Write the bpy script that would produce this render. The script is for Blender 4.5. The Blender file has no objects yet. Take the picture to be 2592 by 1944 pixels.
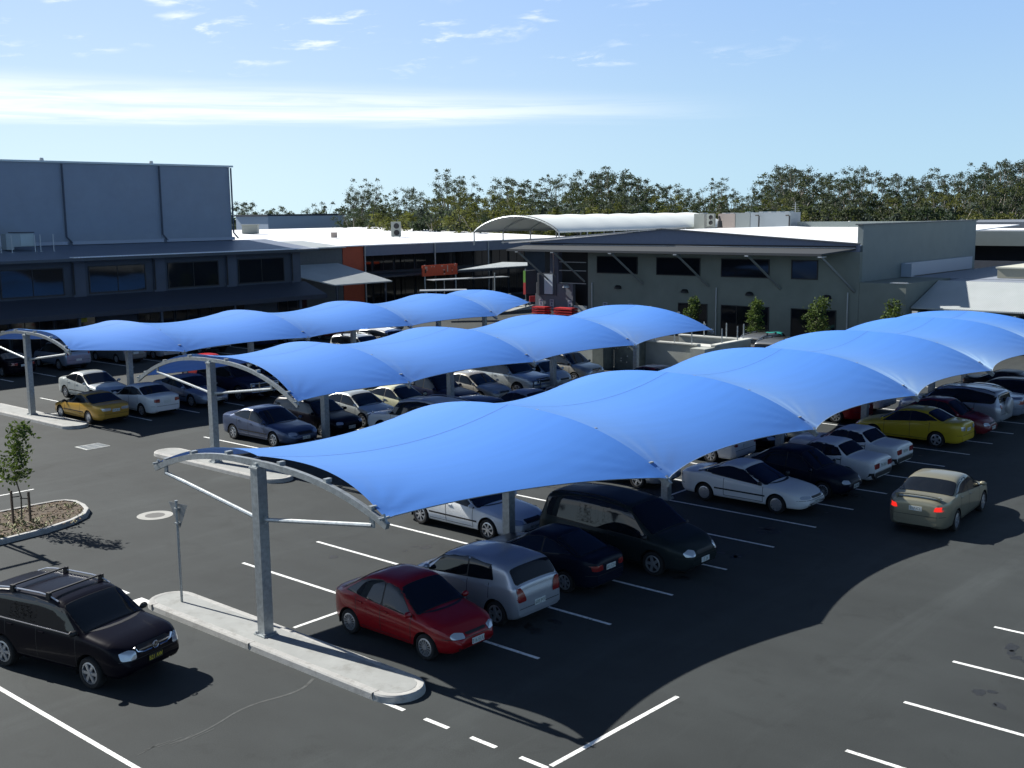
import bpy, bmesh, math, random
from mathutils import Vector, Matrix
from mathutils.bvhtree import BVHTree
from math import sin, cos, pi, radians, sqrt, atan2

S = bpy.context.scene
COL = S.collection
# ------------------------------------------------------------------ camera
FPX, CX, CY = 2847.35, 1296.0, 972.0
C0 = Vector((-17.5712, -20.0147, 9.4362))
FW = Vector((0.74383977, 0.65123338, -0.15032457)).normalized()
RT = Vector((0.65728033, -0.75354843, -0.01213797)).normalized()
UP = RT.cross(FW).normalized()
cd = bpy.data.cameras.new('camera')
cd.sensor_width = 36.0
cd.lens = 36.0 * FPX / 2592.0
cd.clip_end = 3000
cam = bpy.data.objects.new('camera', cd)
COL.objects.link(cam)
M = Matrix((RT, UP, -FW)).transposed().to_4x4()
M.translation = C0
cam.matrix_world = M
S.camera = cam
# ------------------------------------------------------------------ light
SUN_L = Vector((0.17, -1.30, -1.0)).normalized()     # direction the light travels
sun_el = math.asin(-SUN_L.z)
sd = bpy.data.lights.new('sun', 'SUN')
sd.energy = 5.0
sd.angle = radians(0.5)
sd.color = (1.0, 0.965, 0.90)
so = bpy.data.objects.new('sun', sd)
so.rotation_euler = SUN_L.to_track_quat('-Z', 'Y').to_euler()
COL.objects.link(so)
W = bpy.data.worlds.new("World")
S.world = W
W.use_nodes = True
wn, wl = W.node_tree.nodes, W.node_tree.links
bg = wn['Background']
sky = wn.new('ShaderNodeTexSky')
sky.sky_type = 'NISHITA'
sky.sun_disc = False
sky.sun_elevation = sun_el
sky.sun_rotation = atan2(-SUN_L.x, -SUN_L.y)
sky.air_density = 0.85
sky.dust_density = 0.2
sky.ozone_density = 1.6
SKYS = 0.05
bg.inputs['Strength'].default_value = SKYS
S.view_settings.view_transform = 'Standard'
S.view_settings.look = 'None'
S.view_settings.gamma = 1
S.view_settings.exposure = 0.88
# clouds: wisps and one long bank, laid out by direction in the sky
def wnode(t, **k):
    n = wn.new(t)
    for a, b in k.items():
        setattr(n, a, b)
    return n
def wmath(op, a, b=None, c=None, clamp=False):
    n = wn.new('ShaderNodeMath'); n.operation = op; n.use_clamp = clamp
    for i, v in enumerate((a, b, c)):
        if v is None: continue
        if isinstance(v, (int, float)): n.inputs[i].default_value = v
        else: wl.new(v, n.inputs[i])
    return n.outputs[0]
tc = wn.new('ShaderNodeTexCoord')
sep = wn.new('ShaderNodeSeparateXYZ')
wl.new(tc.outputs['Generated'], sep.inputs[0])
az = wmath('MULTIPLY', wmath('ARCTAN2', sep.outputs[1], sep.outputs[0]), 180 / pi)
hyp = wmath('SQRT', wmath('ADD', wmath('MULTIPLY', sep.outputs[0], sep.outputs[0]), wmath('MULTIPLY', sep.outputs[1], sep.outputs[1])))
el = wmath('MULTIPLY', wmath('ARCTAN2', sep.outputs[2], hyp), 180 / pi)
comb = wn.new('ShaderNodeCombineXYZ')
wl.new(wmath('MULTIPLY', wmath('ADD', az, wmath('MULTIPLY', el, 1.2)), 0.34), comb.inputs[0])
wl.new(wmath('MULTIPLY', el, 1.35), comb.inputs[1])
ns = wn.new('ShaderNodeTexNoise'); ns.inputs['Scale'].default_value = 1.0
ns.inputs['Detail'].default_value = 9; ns.inputs['Roughness'].default_value = 0.6
ns.inputs['Distortion'].default_value = 0.35
wl.new(comb.outputs[0], ns.inputs['Vector'])
ns2 = wn.new('ShaderNodeTexNoise'); ns2.inputs['Scale'].default_value = 0.45
ns2.inputs['Detail'].default_value = 3
wl.new(comb.outputs[0], ns2.inputs['Vector'])
def ramp(v, a, b, inv=False):
    n = wn.new('ShaderNodeMapRange'); n.interpolation_type = 'SMOOTHSTEP'
    n.inputs[1].default_value = a; n.inputs[2].default_value = b
    n.inputs[3].default_value = 1 if inv else 0; n.inputs[4].default_value = 0 if inv else 1
    wl.new(v, n.inputs[0]); return n.outputs[0]
wisp = wmath('MULTIPLY', ramp(ns.outputs[0], 0.52, 0.68), ramp(ns2.outputs[0], 0.44, 0.58))
wisp = wmath('MULTIPLY', wisp, ramp(el, 6.2, 7.4))
wisp = wmath('MULTIPLY', wisp, ramp(az, 22, 46))
# the bank: el about 5.0 to 6.6 degrees, strong to the left (large azimuth), gone to the right
comb3 = wn.new('ShaderNodeCombineXYZ')
wl.new(wmath('MULTIPLY', az, 0.09), comb3.inputs[0]); wl.new(wmath('MULTIPLY', el, 2.2), comb3.inputs[1])
ns3 = wn.new('ShaderNodeTexNoise'); ns3.inputs['Scale'].default_value = 1.0; ns3.inputs['Detail'].default_value = 8; ns3.inputs['Roughness'].default_value = 0.62
ns3.inputs['Distortion'].default_value = 0.5
wl.new(comb3.outputs[0], ns3.inputs['Vector'])
wob = wmath('ADD', el, wmath('MULTIPLY', wmath('SUBTRACT', ns3.outputs[0], 0.5), 0.7))
wtop = wmath('ADD', wob, wmath('MULTIPLY', wmath('SUBTRACT', az, 41), -0.03))
bank = wmath('MULTIPLY', ramp(wob, 4.15, 4.85), ramp(wtop, 4.9, 6.3, True))
bank = wmath('MULTIPLY', bank, ramp(az, 27, 48))
bank = wmath('MULTIPLY', bank, wmath('ADD', wmath('MULTIPLY', ramp(ns3.outputs[0], 0.35, 0.6), 0.55), 0.35))
cloud = wmath('MULTIPLY', wmath('MAXIMUM', wmath('MULTIPLY', wisp, 0.8), bank), 0.95, clamp=True)
mix = wn.new('ShaderNodeMixRGB')
wl.new(cloud, mix.inputs[0])
# low sky: pale cyan at the horizon, bluer above and to the right
def rgbmix(f, a, b):
    n = wn.new('ShaderNodeMixRGB')
    if isinstance(f, (int, float)): n.inputs[0].default_value = f
    else: wl.new(f, n.inputs[0])
    for i, v in ((1, a), (2, b)):
        if isinstance(v, tuple): n.inputs[i].default_value = (*v, 1)
        else: wl.new(v, n.inputs[i])
    return n.outputs[0]
side = ramp(az, 18, 66)
hcol = rgbmix(side, (5.6, 8.3, 10.0), (8.4, 10.7, 11.6))
tcol = rgbmix(side, (3.8, 6.2, 10.2), (5.6, 7.8, 11.8))
low = rgbmix(ramp(el, -1.0, 12.0), hcol, tcol)
hz = wn.new('ShaderNodeMixRGB')
wl.new(ramp(el, 11, 22), hz.inputs[0])
wl.new(low, hz.inputs[1]); wl.new(sky.outputs[0], hz.inputs[2])
wl.new(hz.outputs[0], mix.inputs[1])
mix.inputs[2].default_value = (11.8, 12.6, 13.0, 1)
wl.new(mix.outputs[0], bg.inputs['Color'])

# ------------------------------------------------------------------ helpers: pixel rays used only as a ruler
def ray(px, py):
    return FW * FPX + RT * (px - CX) + UP * (CY - py)
def atZ(px, py, z=0.0):
    d = ray(px, py); return C0 + d * ((z - C0.z) / d.z)
def atX(px, py, x):
    d = ray(px, py); return C0 + d * ((x - C0.x) / d.x)
def atY(px, py, y):
    d = ray(px, py); return C0 + d * ((y - C0.y) / d.y)
def atD(px, py, depth):
    return C0 + ray(px, py) * (depth / FPX)

# ------------------------------------------------------------------ materials
MATS = {}
def mat(name, col, rough=0.6, metal=0.0, coat=0.0, spec=0.5, var=0.0, vscale=4.0, bump=0.0, bscale=30.0, emit=None, trans=0.0):
    if name in MATS: return MATS[name]
    m = bpy.data.materials.new(name); m.use_nodes = True
    nt = m.node_tree; b = nt.nodes['Principled BSDF']
    b.inputs['Base Color'].default_value = (*col, 1)
    b.inputs['Roughness'].default_value = rough
    b.inputs['Metallic'].default_value = metal
    b.inputs['Coat Weight'].default_value = coat
    b.inputs['Coat Roughness'].default_value = 0.04
    b.inputs['Specular IOR Level'].default_value = spec
    if emit:
        b.inputs['Emission Color'].default_value = (*emit[0], 1)
        b.inputs['Emission Strength'].default_value = emit[1]
    t = nt.nodes.new('ShaderNodeTexCoord')
    if var > 0:
        n = nt.nodes.new('ShaderNodeTexNoise'); n.inputs['Scale'].default_value = vscale
        n.inputs['Detail'].default_value = 6; n.inputs['Roughness'].default_value = 0.6
        nt.links.new(t.outputs['Object'], n.inputs['Vector'])
        r = nt.nodes.new('ShaderNodeMapRange'); r.inputs[1].default_value = 0.3; r.inputs[2].default_value = 0.7
        r.inputs[3].default_value = 1 - var; r.inputs[4].default_value = 1 + var
        nt.links.new(n.outputs[0], r.inputs[0])
        x = nt.nodes.new('ShaderNodeMixRGB'); x.blend_type = 'MULTIPLY'; x.inputs[0].default_value = 1
        x.inputs[1].default_value = (*col, 1)
        nt.links.new(r.outputs[0], x.inputs[2]); nt.links.new(x.outputs[0], b.inputs['Base Color'])
    if bump > 0:
        n = nt.nodes.new('ShaderNodeTexNoise'); n.inputs['Scale'].default_value = bscale
        n.inputs['Detail'].default_value = 4
        nt.links.new(t.outputs['Object'], n.inputs['Vector'])
        u = nt.nodes.new('ShaderNodeBump'); u.inputs['Strength'].default_value = bump
        u.inputs['Distance'].default_value = 0.02
        nt.links.new(n.outputs[0], u.inputs['Height']); nt.links.new(u.outputs[0], b.inputs['Normal'])
    MATS[name] = m
    return m
def ribbed(name, col, axis=0, scale=20.0, depth=0.02, rough=0.5, metal=0.0, var=0.06):
    """sheet metal with ribs"""
    m = mat(name, col, rough, metal, var=var, vscale=0.7)
    nt = m.node_tree; b = nt.nodes['Principled BSDF']
    t = nt.nodes.new('ShaderNodeTexCoord')
    w = nt.nodes.new('ShaderNodeTexWave'); w.wave_type = 'BANDS'; w.bands_direction = 'XYZ'[axis]
    w.inputs['Scale'].default_value = scale
    nt.links.new(t.outputs['Object'], w.inputs['Vector'])
    u = nt.nodes.new('ShaderNodeBump'); u.inputs['Strength'].default_value = 0.6
    u.inputs['Distance'].default_value = depth
    nt.links.new(w.outputs[0], u.inputs['Height']); nt.links.new(u.outputs[0], b.inputs['Normal'])
    return m
black = mat('black_trim', (0.012, 0.012, 0.013), 0.55)
rubber = mat('tyre_rubber', (0.014, 0.014, 0.014), 0.85)
well = mat('wheel_well', (0.006, 0.006, 0.006), 0.95)
rimm = mat('alloy', (0.50, 0.51, 0.53), 0.32, 0.75)
glass = mat('dark_glass', (0.007, 0.009, 0.012), 0.04, spec=0.5)
lampm = mat('clear_lamp', (0.48, 0.52, 0.56), 0.12, 0.35, coat=1)
redl = mat('red_lamp', (0.22, 0.012, 0.012), 0.2, coat=1)
brake = mat('lit_red_lamp', (0.25, 0.012, 0.012), 0.3, emit=((1.0, 0.025, 0.015), 0.55))
amber = mat('amber_lamp', (0.65, 0.2, 0.03), 0.25, coat=1)
platem = mat('plate', (0.62, 0.66, 0.64), 0.4)
platet = mat('plate_letters', (0.03, 0.07, 0.05), 0.5)
platek = mat('black_plate', (0.02, 0.02, 0.02), 0.4)
platey = mat('yellow_letters', (0.75, 0.62, 0.03), 0.5)
chrome = mat('chrome', (0.7, 0.7, 0.72), 0.12, 1.0)
galv = mat('galvanised_steel', (0.36, 0.39, 0.40), 0.42, 0.55, var=0.22, vscale=9)
whitep = mat('white_paint_line', (0.74, 0.75, 0.73), 0.7, var=0.10, vscale=3)
def wear(m, under, sc, lo, hi):
    nt = m.node_tree; b = nt.nodes['Principled BSDF']; src = b.inputs['Base Color'].links[0].from_socket
    t = nt.nodes.new('ShaderNodeTexCoord'); n = nt.nodes.new('ShaderNodeTexNoise'); n.inputs['Scale'].default_value = sc; n.inputs['Detail'].default_value = 8; n.inputs['Roughness'].default_value = .75
    nt.links.new(t.outputs['Object'], n.inputs['Vector'])
    r = nt.nodes.new('ShaderNodeMapRange'); r.inputs[1].default_value = lo; r.inputs[2].default_value = hi
    nt.links.new(n.outputs[0], r.inputs[0])
    x = nt.nodes.new('ShaderNodeMixRGB'); nt.links.new(r.outputs[0], x.inputs[0]); nt.links.new(src, x.inputs[1]); x.inputs[2].default_value = (*under, 1)
    nt.links.new(x.outputs[0], b.inputs['Base Color'])
wear(whitep, (.12, .125, .12), 11.0, .52, .70)
conc = mat('concrete', (.285, .295, .285), 0.85, var=0.10, vscale=1.6, bump=0.15, bscale=25)

# ------------------------------------------------------------------ mesh helpers
class MB:
    def __init__(s): s.v = []; s.f = []; s.m = []; s.cur = 0
    def add(s, vs, fs, mi=None):
        k = len(s.v); s.v += [tuple(v) for v in vs]
        for f in fs: s.f.append(tuple(i + k for i in f)); s.m.append(s.cur if mi is None else mi)
        return s
    def box(s, x0, x1, y0, y1, z0, z1, mi=None):
        s.add([(x0,y0,z0),(x1,y0,z0),(x1,y1,z0),(x0,y1,z0),(x0,y0,z1),(x1,y0,z1),(x1,y1,z1),(x0,y1,z1)],
              [(0,3,2,1),(4,5,6,7),(0,1,5,4),(1,2,6,5),(2,3,7,6),(3,0,4,7)], mi); return s
    def bar(s, a, b, w, h=None, mi=None, up=(0,0,1), w2=None):
        a = Vector(a); b = Vector(b); h = h or w; w2 = w2 or w
        d = (b - a).normalized(); u = Vector(up)
        if abs(d.dot(u)) > 0.98: u = Vector((1, 0, 0))
        r = d.cross(u).normalized(); q = r.cross(d).normalized()
        vs = []
        for p, ww in ((a, w), (b, w2)):
            hh = h * ww / w
            for i, j in ((-1,-1),(1,-1),(1,1),(-1,1)): vs.append(p + r * (i * ww / 2) + q * (j * hh / 2))
        s.add(vs, [(0,3,2,1),(4,5,6,7),(0,1,5,4),(1,2,6,5),(2,3,7,6),(3,0,4,7)], mi); return s
    def tube(s, pts, r, n=8, mi=None, r2=None, cap=True):
        pts = [Vector(p) for p in pts]; N = len(pts); vs = []; fs = []
        u = Vector((0, 0, 1))
        for i, p in enumerate(pts):
            d = (pts[min(i + 1, N - 1)] - pts[max(i - 1, 0)]).normalized()
            uu = u if abs(d.dot(u)) < 0.95 else Vector((1, 0, 0))
            a = d.cross(uu).normalized(); b = a.cross(d).normalized()
            rr = r if r2 is None else r + (r2 - r) * i / (N - 1)
            for k in range(n): vs.append(p + a * (rr * cos(2 * pi * k / n)) + b * (rr * sin(2 * pi * k / n)))
        for i in range(N - 1):
            for k in range(n): fs.append((i*n+k, i*n+(k+1)%n, (i+1)*n+(k+1)%n, (i+1)*n+k))
        if cap: fs.append(tuple(range(n))[::-1]); fs.append(tuple((N-1)*n + k for k in range(n)))
        s.add(vs, fs, mi); return s
    def quad(s, a, b, c, d, mi=None): s.add([a, b, c, d], [(0,1,2,3)], mi); return s
    def prism(s, pts, z0, z1, mi=None):
        n = len(pts)
        s.add([(x, y, z0) for x, y in pts] + [(x, y, z1) for x, y in pts],
              [tuple(range(n))[::-1], tuple(range(n, 2*n))] + [(i, (i+1)%n, n+(i+1)%n, n+i) for i in range(n)], mi); return s
    def slab(s, quad, t, mi=None):
        """a thin sheet: four corners and a thickness downwards"""
        q = [Vector(p) for p in quad]; d = Vector((0, 0, -t))
        s.add(q + [p + d for p in q], [(0,1,2,3),(7,6,5,4)] + [(i+4, (i+1)%4+4, (i+1)%4, i) for i in range(4)], mi); return s
    def mesh(s, name, mats, smooth=False, angle=35):
        me = bpy.data.meshes.new(name); me.from_pydata(s.v, [], s.f); me.update()
        for m in (mats if isinstance(mats, (list, tuple)) else [mats]): me.materials.append(m)
        me.polygons.foreach_set('material_index', s.m)
        if smooth:
            me.polygons.foreach_set('use_smooth', [True] * len(me.polygons))
            me.set_sharp_from_angle(angle=radians(angle))
        return me
    def build(s, name, mats, parent=None, smooth=False, **k):
        return link(name, s.mesh(name, mats, smooth), parent, **k)
def link(name, data, parent=None, loc=None, rot=None, **k):
    o = bpy.data.objects.new(name, data); COL.objects.link(o)
    if parent: o.parent = parent
    if loc is not None: o.location = loc
    if rot is not None: o.rotation_euler = rot
    for a, b in k.items(): o[a] = b
    return o
def empty(name, loc=(0,0,0), rz=0.0, **k):
    o = link(name, None, None, loc, (0, 0, rz), **k); o.empty_display_size = 0.2
    return o
def chaikin(pts, n=2, closed=False):
    pts = [tuple(p) for p in pts]
    for _ in range(n):
        out = []; N = len(pts)
        if not closed: out.append(pts[0])
        for i in range(N if closed else N - 1):
            a = pts[i]; b = pts[(i+1) % N]
            q = tuple(a[j]*.75 + b[j]*.25 for j in range(len(a))); r = tuple(a[j]*.25 + b[j]*.75 for j in range(len(a)))
            if closed or i > 0: out.append(q)
            if closed or i < N - 2: out.append(r)
        if not closed: out.append(pts[-1])
        pts = out
    return pts
def fillet(pts, r=.2, k=4, closed=False):
    """round each corner, cutting no more than r from either side"""
    pts = [tuple(p) for p in pts]; N = len(pts); out = []
    for i in range(N):
        if not closed and i in (0, N-1): out.append(pts[i]); continue
        a, b, c = Vector(pts[i-1]), Vector(pts[i]), Vector(pts[(i+1) % N])
        la, lc = (a-b).length, (c-b).length
        if la < 1e-6 or lc < 1e-6: out.append(tuple(b)); continue
        p = b + (a-b)*(min(r, .45*la)/la); q = b + (c-b)*(min(r, .45*lc)/lc)
        for j in range(k+1):
            t = j/k; out.append(tuple(p*(1-t)**2 + b*2*t*(1-t) + q*t*t))
    return out
def interp(pts, x):
    if x <= pts[0][0]: return pts[0][1]
    for i in range(len(pts) - 1):
        if x <= pts[i+1][0]:
            a, b = pts[i], pts[i+1]
            return a[1] if b[0] == a[0] else a[1] + (b[1]-a[1]) * (x-a[0]) / (b[0]-a[0])
    return pts[-1][1]
def resample(pts, n):
    L = [0]
    for i in range(1, len(pts)): L.append(L[-1] + sqrt(sum((pts[i][j]-pts[i-1][j])**2 for j in range(len(pts[0])))))
    out = []; k = 0
    for i in range(n):
        t = L[-1] * i / (n - 1)
        while k < len(L) - 2 and L[k+1] < t: k += 1
        f = 0 if L[k+1] == L[k] else (t - L[k]) / (L[k+1] - L[k])
        out.append(tuple(pts[k][j] + (pts[k+1][j]-pts[k][j]) * f for j in range(len(pts[0]))))
    return out
def text_mb(mb, s, cx, cz, h, y, mi=0, sx=1.0):
    """letters as flat mesh in the x-z plane at depth y, centred"""
    cu = bpy.data.curves.new('lettering', 'FONT'); cu.body = s; cu.size = h * 1.38; cu.align_x = 'CENTER'; cu.resolution_u = 2
    o = bpy.data.objects.new('lettering', cu); COL.objects.link(o)
    me = bpy.data.meshes.new_from_object(o)
    bpy.data.objects.remove(o); bpy.data.curves.remove(cu)
    vs = [(cx + v.co.x * sx, y, cz - h / 2 + v.co.y) for v in me.vertices]
    mb.add(vs, [tuple(p.vertices) for p in me.polygons], mi)
    bpy.data.meshes.remove(me)

# ------------------------------------------------------------------ cars: nose towards +x, wheels on z = 0
def clip_poly(poly, x0, x1):
    def cl(p, sgn, X):
        out = []
        for i in range(len(p)):
            a, b = p[i], p[(i+1) % len(p)]
            ia, ib = (a[0]-X)*sgn >= 0, (b[0]-X)*sgn >= 0
            if ia: out.append(a)
            if ia != ib:
                t = (X-a[0])/(b[0]-a[0]); out.append((X, a[1]+(b[1]-a[1])*t))
        return out
    p = cl(poly, 1, x0)
    return cl(p, -1, x1) if p else p
class CarShape:
    def __init__(s, sp):
        s.sp = sp; s.L = sp['L']; s.hw = sp['W'] / 2
        s.top = fillet(sp['top'], sp.get('rr_', .20)); s.belt = fillet(sp['belt'], .5)
        s.zs = sp.get('zs', 0.20)
        s.tum = sp.get('tum', 0.30)
        xs = set(); n = int(s.L / 0.045)
        for i in range(n + 1): xs.add(round(-s.L/2 + s.L*i/n, 4))
        for p in s.top: xs.add(round(max(-s.L/2, min(s.L/2, p[0])), 4))
        for e in (0.01, 0.03, 0.06): xs.add(round(s.L/2-e, 4)); xs.add(round(-s.L/2+e, 4))
        xs = sorted(xs); s.xs = [xs[0]]
        for x in xs[1:]:
            if x - s.xs[-1] > 0.008: s.xs.append(x)
        s.NL, s.NU = 22, 16
        s.build()
    def width(s, x):
        h = s.L/2; f = 1.0
        nf, nr = s.sp.get('nose', 0.62), s.sp.get('tail', 0.72)
        lf, lr = s.sp.get('nosel', 0.95), s.sp.get('taill', 0.8)
        if x > h - lf: f = 1 - (1-nf) * ((x - h + lf)/lf)**s.sp.get('np', 3.4)
        if x < -h + lr: f = 1 - (1-nr) * ((-h + lr - x)/lr)**s.sp.get('rp', 3.8)
        return s.hw * f
    def section(s, x):
        h = s.L/2; w = s.width(x)
        zt = interp(s.top, x); zb = min(interp(s.belt, x), zt - 0.025)
        zs = s.zs + 0.06 * max(0, (x - h + 0.3)/0.3)**2 + 0.10 * max(0, (-h + 0.3 - x)/0.3)**2
        if x > h - 0.35: zs += 0.07 * ((x - h + 0.35)/0.35)**3
        zm = zs + (zb - zs) * 0.55
        ws = w * 0.955
        H = zt - zb
        c = min(s.sp.get('crown', 0.075), H * 0.75)
        ye = max(0.3, ws - 0.03 - max(0, H - c) * s.tum)
        if H < 0.12: ye = ws - 0.05
        low = [(w*.70, zs+.01), (w*.90, zs+.015), (w*.955, zs+.07), (w*.985, zs+(zm-zs)*.5), (w, zm), (w*.995, zm+(zb-zm)*.45), (w*.98, zb-.06), (ws, zb)]
        upp = [(ws, zb), (ws - (ws-ye)*.5, zb + (zt-c-zb)*.5), (ye, zt - c), (ye - min(.10, ye*.3), zt - c*.38), (ye*.5, zt - c*.07), (0, zt)]
        lo = resample(chaikin(low, 2), s.NL); up = resample(chaikin(upp, 2), s.NU)
        return lo + up[1:]
    def build(s):
        sp = s.sp; n = s.NL + s.NU - 1
        P = []
        for x in s.xs: P.append([(x, y, z) for y, z in s.section(x)])
        vs = []; fs = []; idx = {}
        for side in (1, -1):
            for i, row in enumerate(P):
                for j, p in enumerate(row):
                    if side == -1 and j == n - 1: idx[(side, i, j)] = idx[(1, i, j)]; continue
                    idx[(side, i, j)] = len(vs); vs.append([p[0], p[1]*side, p[2]])
        wh = [(sp['xf'], sp['r']), (sp['xr'], sp['r'])]
        Ra = sp['r'] + sp.get('gap', 0.055)
        N = len(P)
        side_lim = s.hw * 0.55
        ins = set()
        for k, v in enumerate(vs):
            for wx, wr in wh:
                if abs(v[1]) > side_lim and v[2] < 1.0 and (v[0]-wx)**2 + (v[2]-wr)**2 < Ra*Ra: ins.add(k)
        faces = []
        for side in (1, -1):
            for i in range(N-1):
                for j in range(n-1):
                    q = (idx[side,i,j], idx[side,i+1,j], idx[side,i+1,j+1], idx[side,i,j+1])
                    if side == -1: q = q[::-1]
                    q = q[::-1]
                    faces.append(q)
        for end in (0, N-1):           # caps
            for j in range(n-2):
                q = (idx[1,end,j], idx[1,end,j+1], idx[-1,end,j+1], idx[-1,end,j])
                faces.append(q if end else q[::-1])
            q = (idx[1,end,n-2], idx[1,end,n-1], idx[-1,end,n-2]); faces.append(q if end else q[::-1])
        full = MB(); full.add(vs, faces)
        bm = bmesh.new()
        bv = [bm.verts.new(v) for v in vs]
        for f in faces:
            try: bm.faces.new([bv[i] for i in f])
            except ValueError: pass
        bmesh.ops.recalc_face_normals(bm, faces=bm.faces)
        s.bvh = BVHTree.FromBMesh(bm); bm.free()
        keep = [f for f in faces if not all(i in ins for i in f)]
        used = set(i for f in keep for i in f)
        for k in ins & used:
            v = vs[k]
            for wx, wr in wh:
                d = sqrt((v[0]-wx)**2 + (v[2]-wr)**2)
                if d < Ra and abs(v[1]) > side_lim:
                    if d < 1e-5: continue
                    v[0] = wx + (v[0]-wx)*Ra/d; v[2] = wr + (v[2]-wr)*Ra/d
        remap = {}; nv = []
        for f in keep:
            for i in f:
                if i not in remap: remap[i] = len(nv); nv.append(vs[i])
        s.body = MB(); s.body.add(nv, [tuple(remap[i] for i in f) for f in keep])
        # wheel wells and floor, dark
        for wx, wr in wh:
            for sd in (1, -1):
                y0, y1 = sd*(s.hw-0.36), sd*(s.width(wx)-0.012)
                vv = []; ff = []; K = 16
                for k in range(K+1):
                    a = -0.25 + (pi+0.5)*k/K
                    vv += [(wx+Ra*cos(a), y0, wr+Ra*sin(a)), (wx+Ra*cos(a), y1, wr+Ra*sin(a))]
                for k in range(K): ff.append((2*k, 2*k+1, 2*k+3, 2*k+2))
                ff.append(tuple(2*k for k in range(K+1)))
                s.body.add(vv, ff, 2)
        s.body.box(-s.L/2+.2, s.L/2-.25, -s.hw*.68, s.hw*.68, s.zs-.02, s.zs+.12, 2)
    def panel(s, outline, yaw=0.0, off=0.005, rows=9, cols=10, sm=1, xn=None, flat=False):
        """project a flat outline on to the body from the yaw direction and lift it by off"""
        d = Vector((cos(yaw), sin(yaw), 0)); e = Vector((-sin(yaw), cos(yaw), 0))
        if xn is None: xn = 0.0
        pol = fillet(outline, .035, 3, True) if sm else outline
        pol = [(p[0]*cos(yaw) - sin(yaw)*xn if xn else p[0], p[1]) for p in pol]
        z0 = min(p[1] for p in pol); z1 = max(p[1] for p in pol)
        mb = MB(); g = []
        for r in range(rows+1):
            t = r/rows; z = z0 + (z1-z0)*(0.004 + 0.992*t)
            xsn = []
            for i in range(len(pol)):
                a, b = pol[i], pol[(i+1) % len(pol)]
                if (a[1] <= z) != (b[1] <= z): xsn.append(a[0] + (b[0]-a[0])*(z-a[1])/(b[1]-a[1]))
            if len(xsn) < 2: continue
            l, h = min(xsn), max(xsn); row = []
            for c in range(cols+1):
                q = l + (h-l)*c/cols
                o = e*q + d*6 + Vector((0, 0, z))
                hit, nr, _, _ = s.bvh.ray_cast(o, -d)
                if hit is None: row.append(None); continue
                if nr.dot(d) < 0: nr = -nr
                row.append(hit + (d*off if flat else nr*off))
            g.append(row)
        vs = []; fs = []; id = {}
        for i, row in enumerate(g):
            for j, p in enumerate(row):
                if p is not None: id[i, j] = len(vs); vs.append(p)
        for i in range(len(g)-1):
            for j in range(cols):
                k = [(i,j),(i,j+1),(i+1,j+1),(i+1,j)]
                if all(q in id for q in k): fs.append(tuple(id[q] for q in k))
        mb.add(vs, fs); return mb
def mirror(mb):
    m = MB(); m.add([(x, -y, z) for x, y, z in mb.v], [f[::-1] for f in mb.f]); m.m = list(mb.m); return m
def add_to(dst, src, mi):
    dst.add(src.v, src.f, mi)

WHEELS = {}
def wheel_meshes(r, style, w=0.19):
    key = (round(r, 3), style)
    if key in WHEELS: return WHEELS[key]
    ri = r * (0.68 if style != 'cap' else 0.66)
    prof = [(ri, -w*.42), (ri+.015, -w*.5), (r-.03, -w*.5), (r-.006, -w*.36), (r, -w*.1), (r, w*.1), (r-.006, w*.36), (r-.03, w*.5), (ri+.015, w*.5), (ri, w*.42)]
    t = MB(); K = 28; vs = []; fs = []
    for k in range(K):
        a = 2*pi*k/K
        for rr, y in prof: vs.append((rr*cos(a), y, rr*sin(a)))
    m = len(prof)
    for k in range(K):
        for j in range(m-1): fs.append((k*m+j, k*m+j+1, ((k+1)%K)*m+j+1, ((k+1)%K)*m+j))
    t.add(vs, fs)
    rm = MB()
    def disc(rad, y, mi, rin=0.0, y2=None):
        y2 = y if y2 is None else y2
        vv = []; ff = []
        for k in range(K):
            a = 2*pi*k/K
            vv += [(rad*cos(a), y, rad*sin(a)), (rin*cos(a), y2, rin*sin(a))]
        for k in range(K):
            q = (2*k, 2*((k+1)%K), 2*((k+1)%K)+1, 2*k+1); ff.append(q)
        rm.add(vv, ff, mi)
    yo = w*.5
    disc(ri+.004, yo-.012, 0, ri-.028, yo-.004)
    disc(ri-.028, yo-.004, 0, ri-.03, yo-.05)
    disc(ri-.03, yo-.05, 1, 0.0)
    ns = {'five': 5, 'seven': 7, 'many': 14, 'cap': 9, 'six': 6}[style]
    for k in range(ns):
        a = 2*pi*k/ns
        w0 = {'five': .085, 'six': .07, 'seven': .055, 'many': .022, 'cap': .085}[style]
        er, ez = Vector((cos(a), 0, sin(a))), Vector((-sin(a), 0, cos(a)))
        pts = []
        for rr, ww, y in ((.03, w0*.8, yo-.006), (ri-.024, w0*(1.0 if style != 'five' else .8), yo-.012)):
            for sg in (-1, 1): pts.append(er*rr + ez*(sg*ww/2) + Vector((0, y, 0)))
            for sg in (-1, 1): pts.append(er*rr + ez*(sg*ww*.6) + Vector((0, y-.03, 0)))
        rm.add(pts, [(0,1,5,4), (0,4,6,2), (1,3,7,5), (4,5,7,6)], 0)
    disc(.055, yo+.002, 0, 0.0); disc(.06, yo-.03, 0, .055, yo+.002)
    WHEELS[key] = (t.mesh('tyre', rubber, True), rm.mesh('rim', [rimm, black], True))
    return WHEELS[key]

PAINTS = {}
def paint(name, col, metal=0.0, rough=0.32):
    k = 'paint_' + name
    if k not in PAINTS:
        m = mat(k, col, rough, metal, coat=.45 if max(col) > .05 else .08, spec=.2 if max(col) > .05 else .08, var=0.04, vscale=1.3)
        PAINTS[k] = m
    return PAINTS[k]

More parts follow.
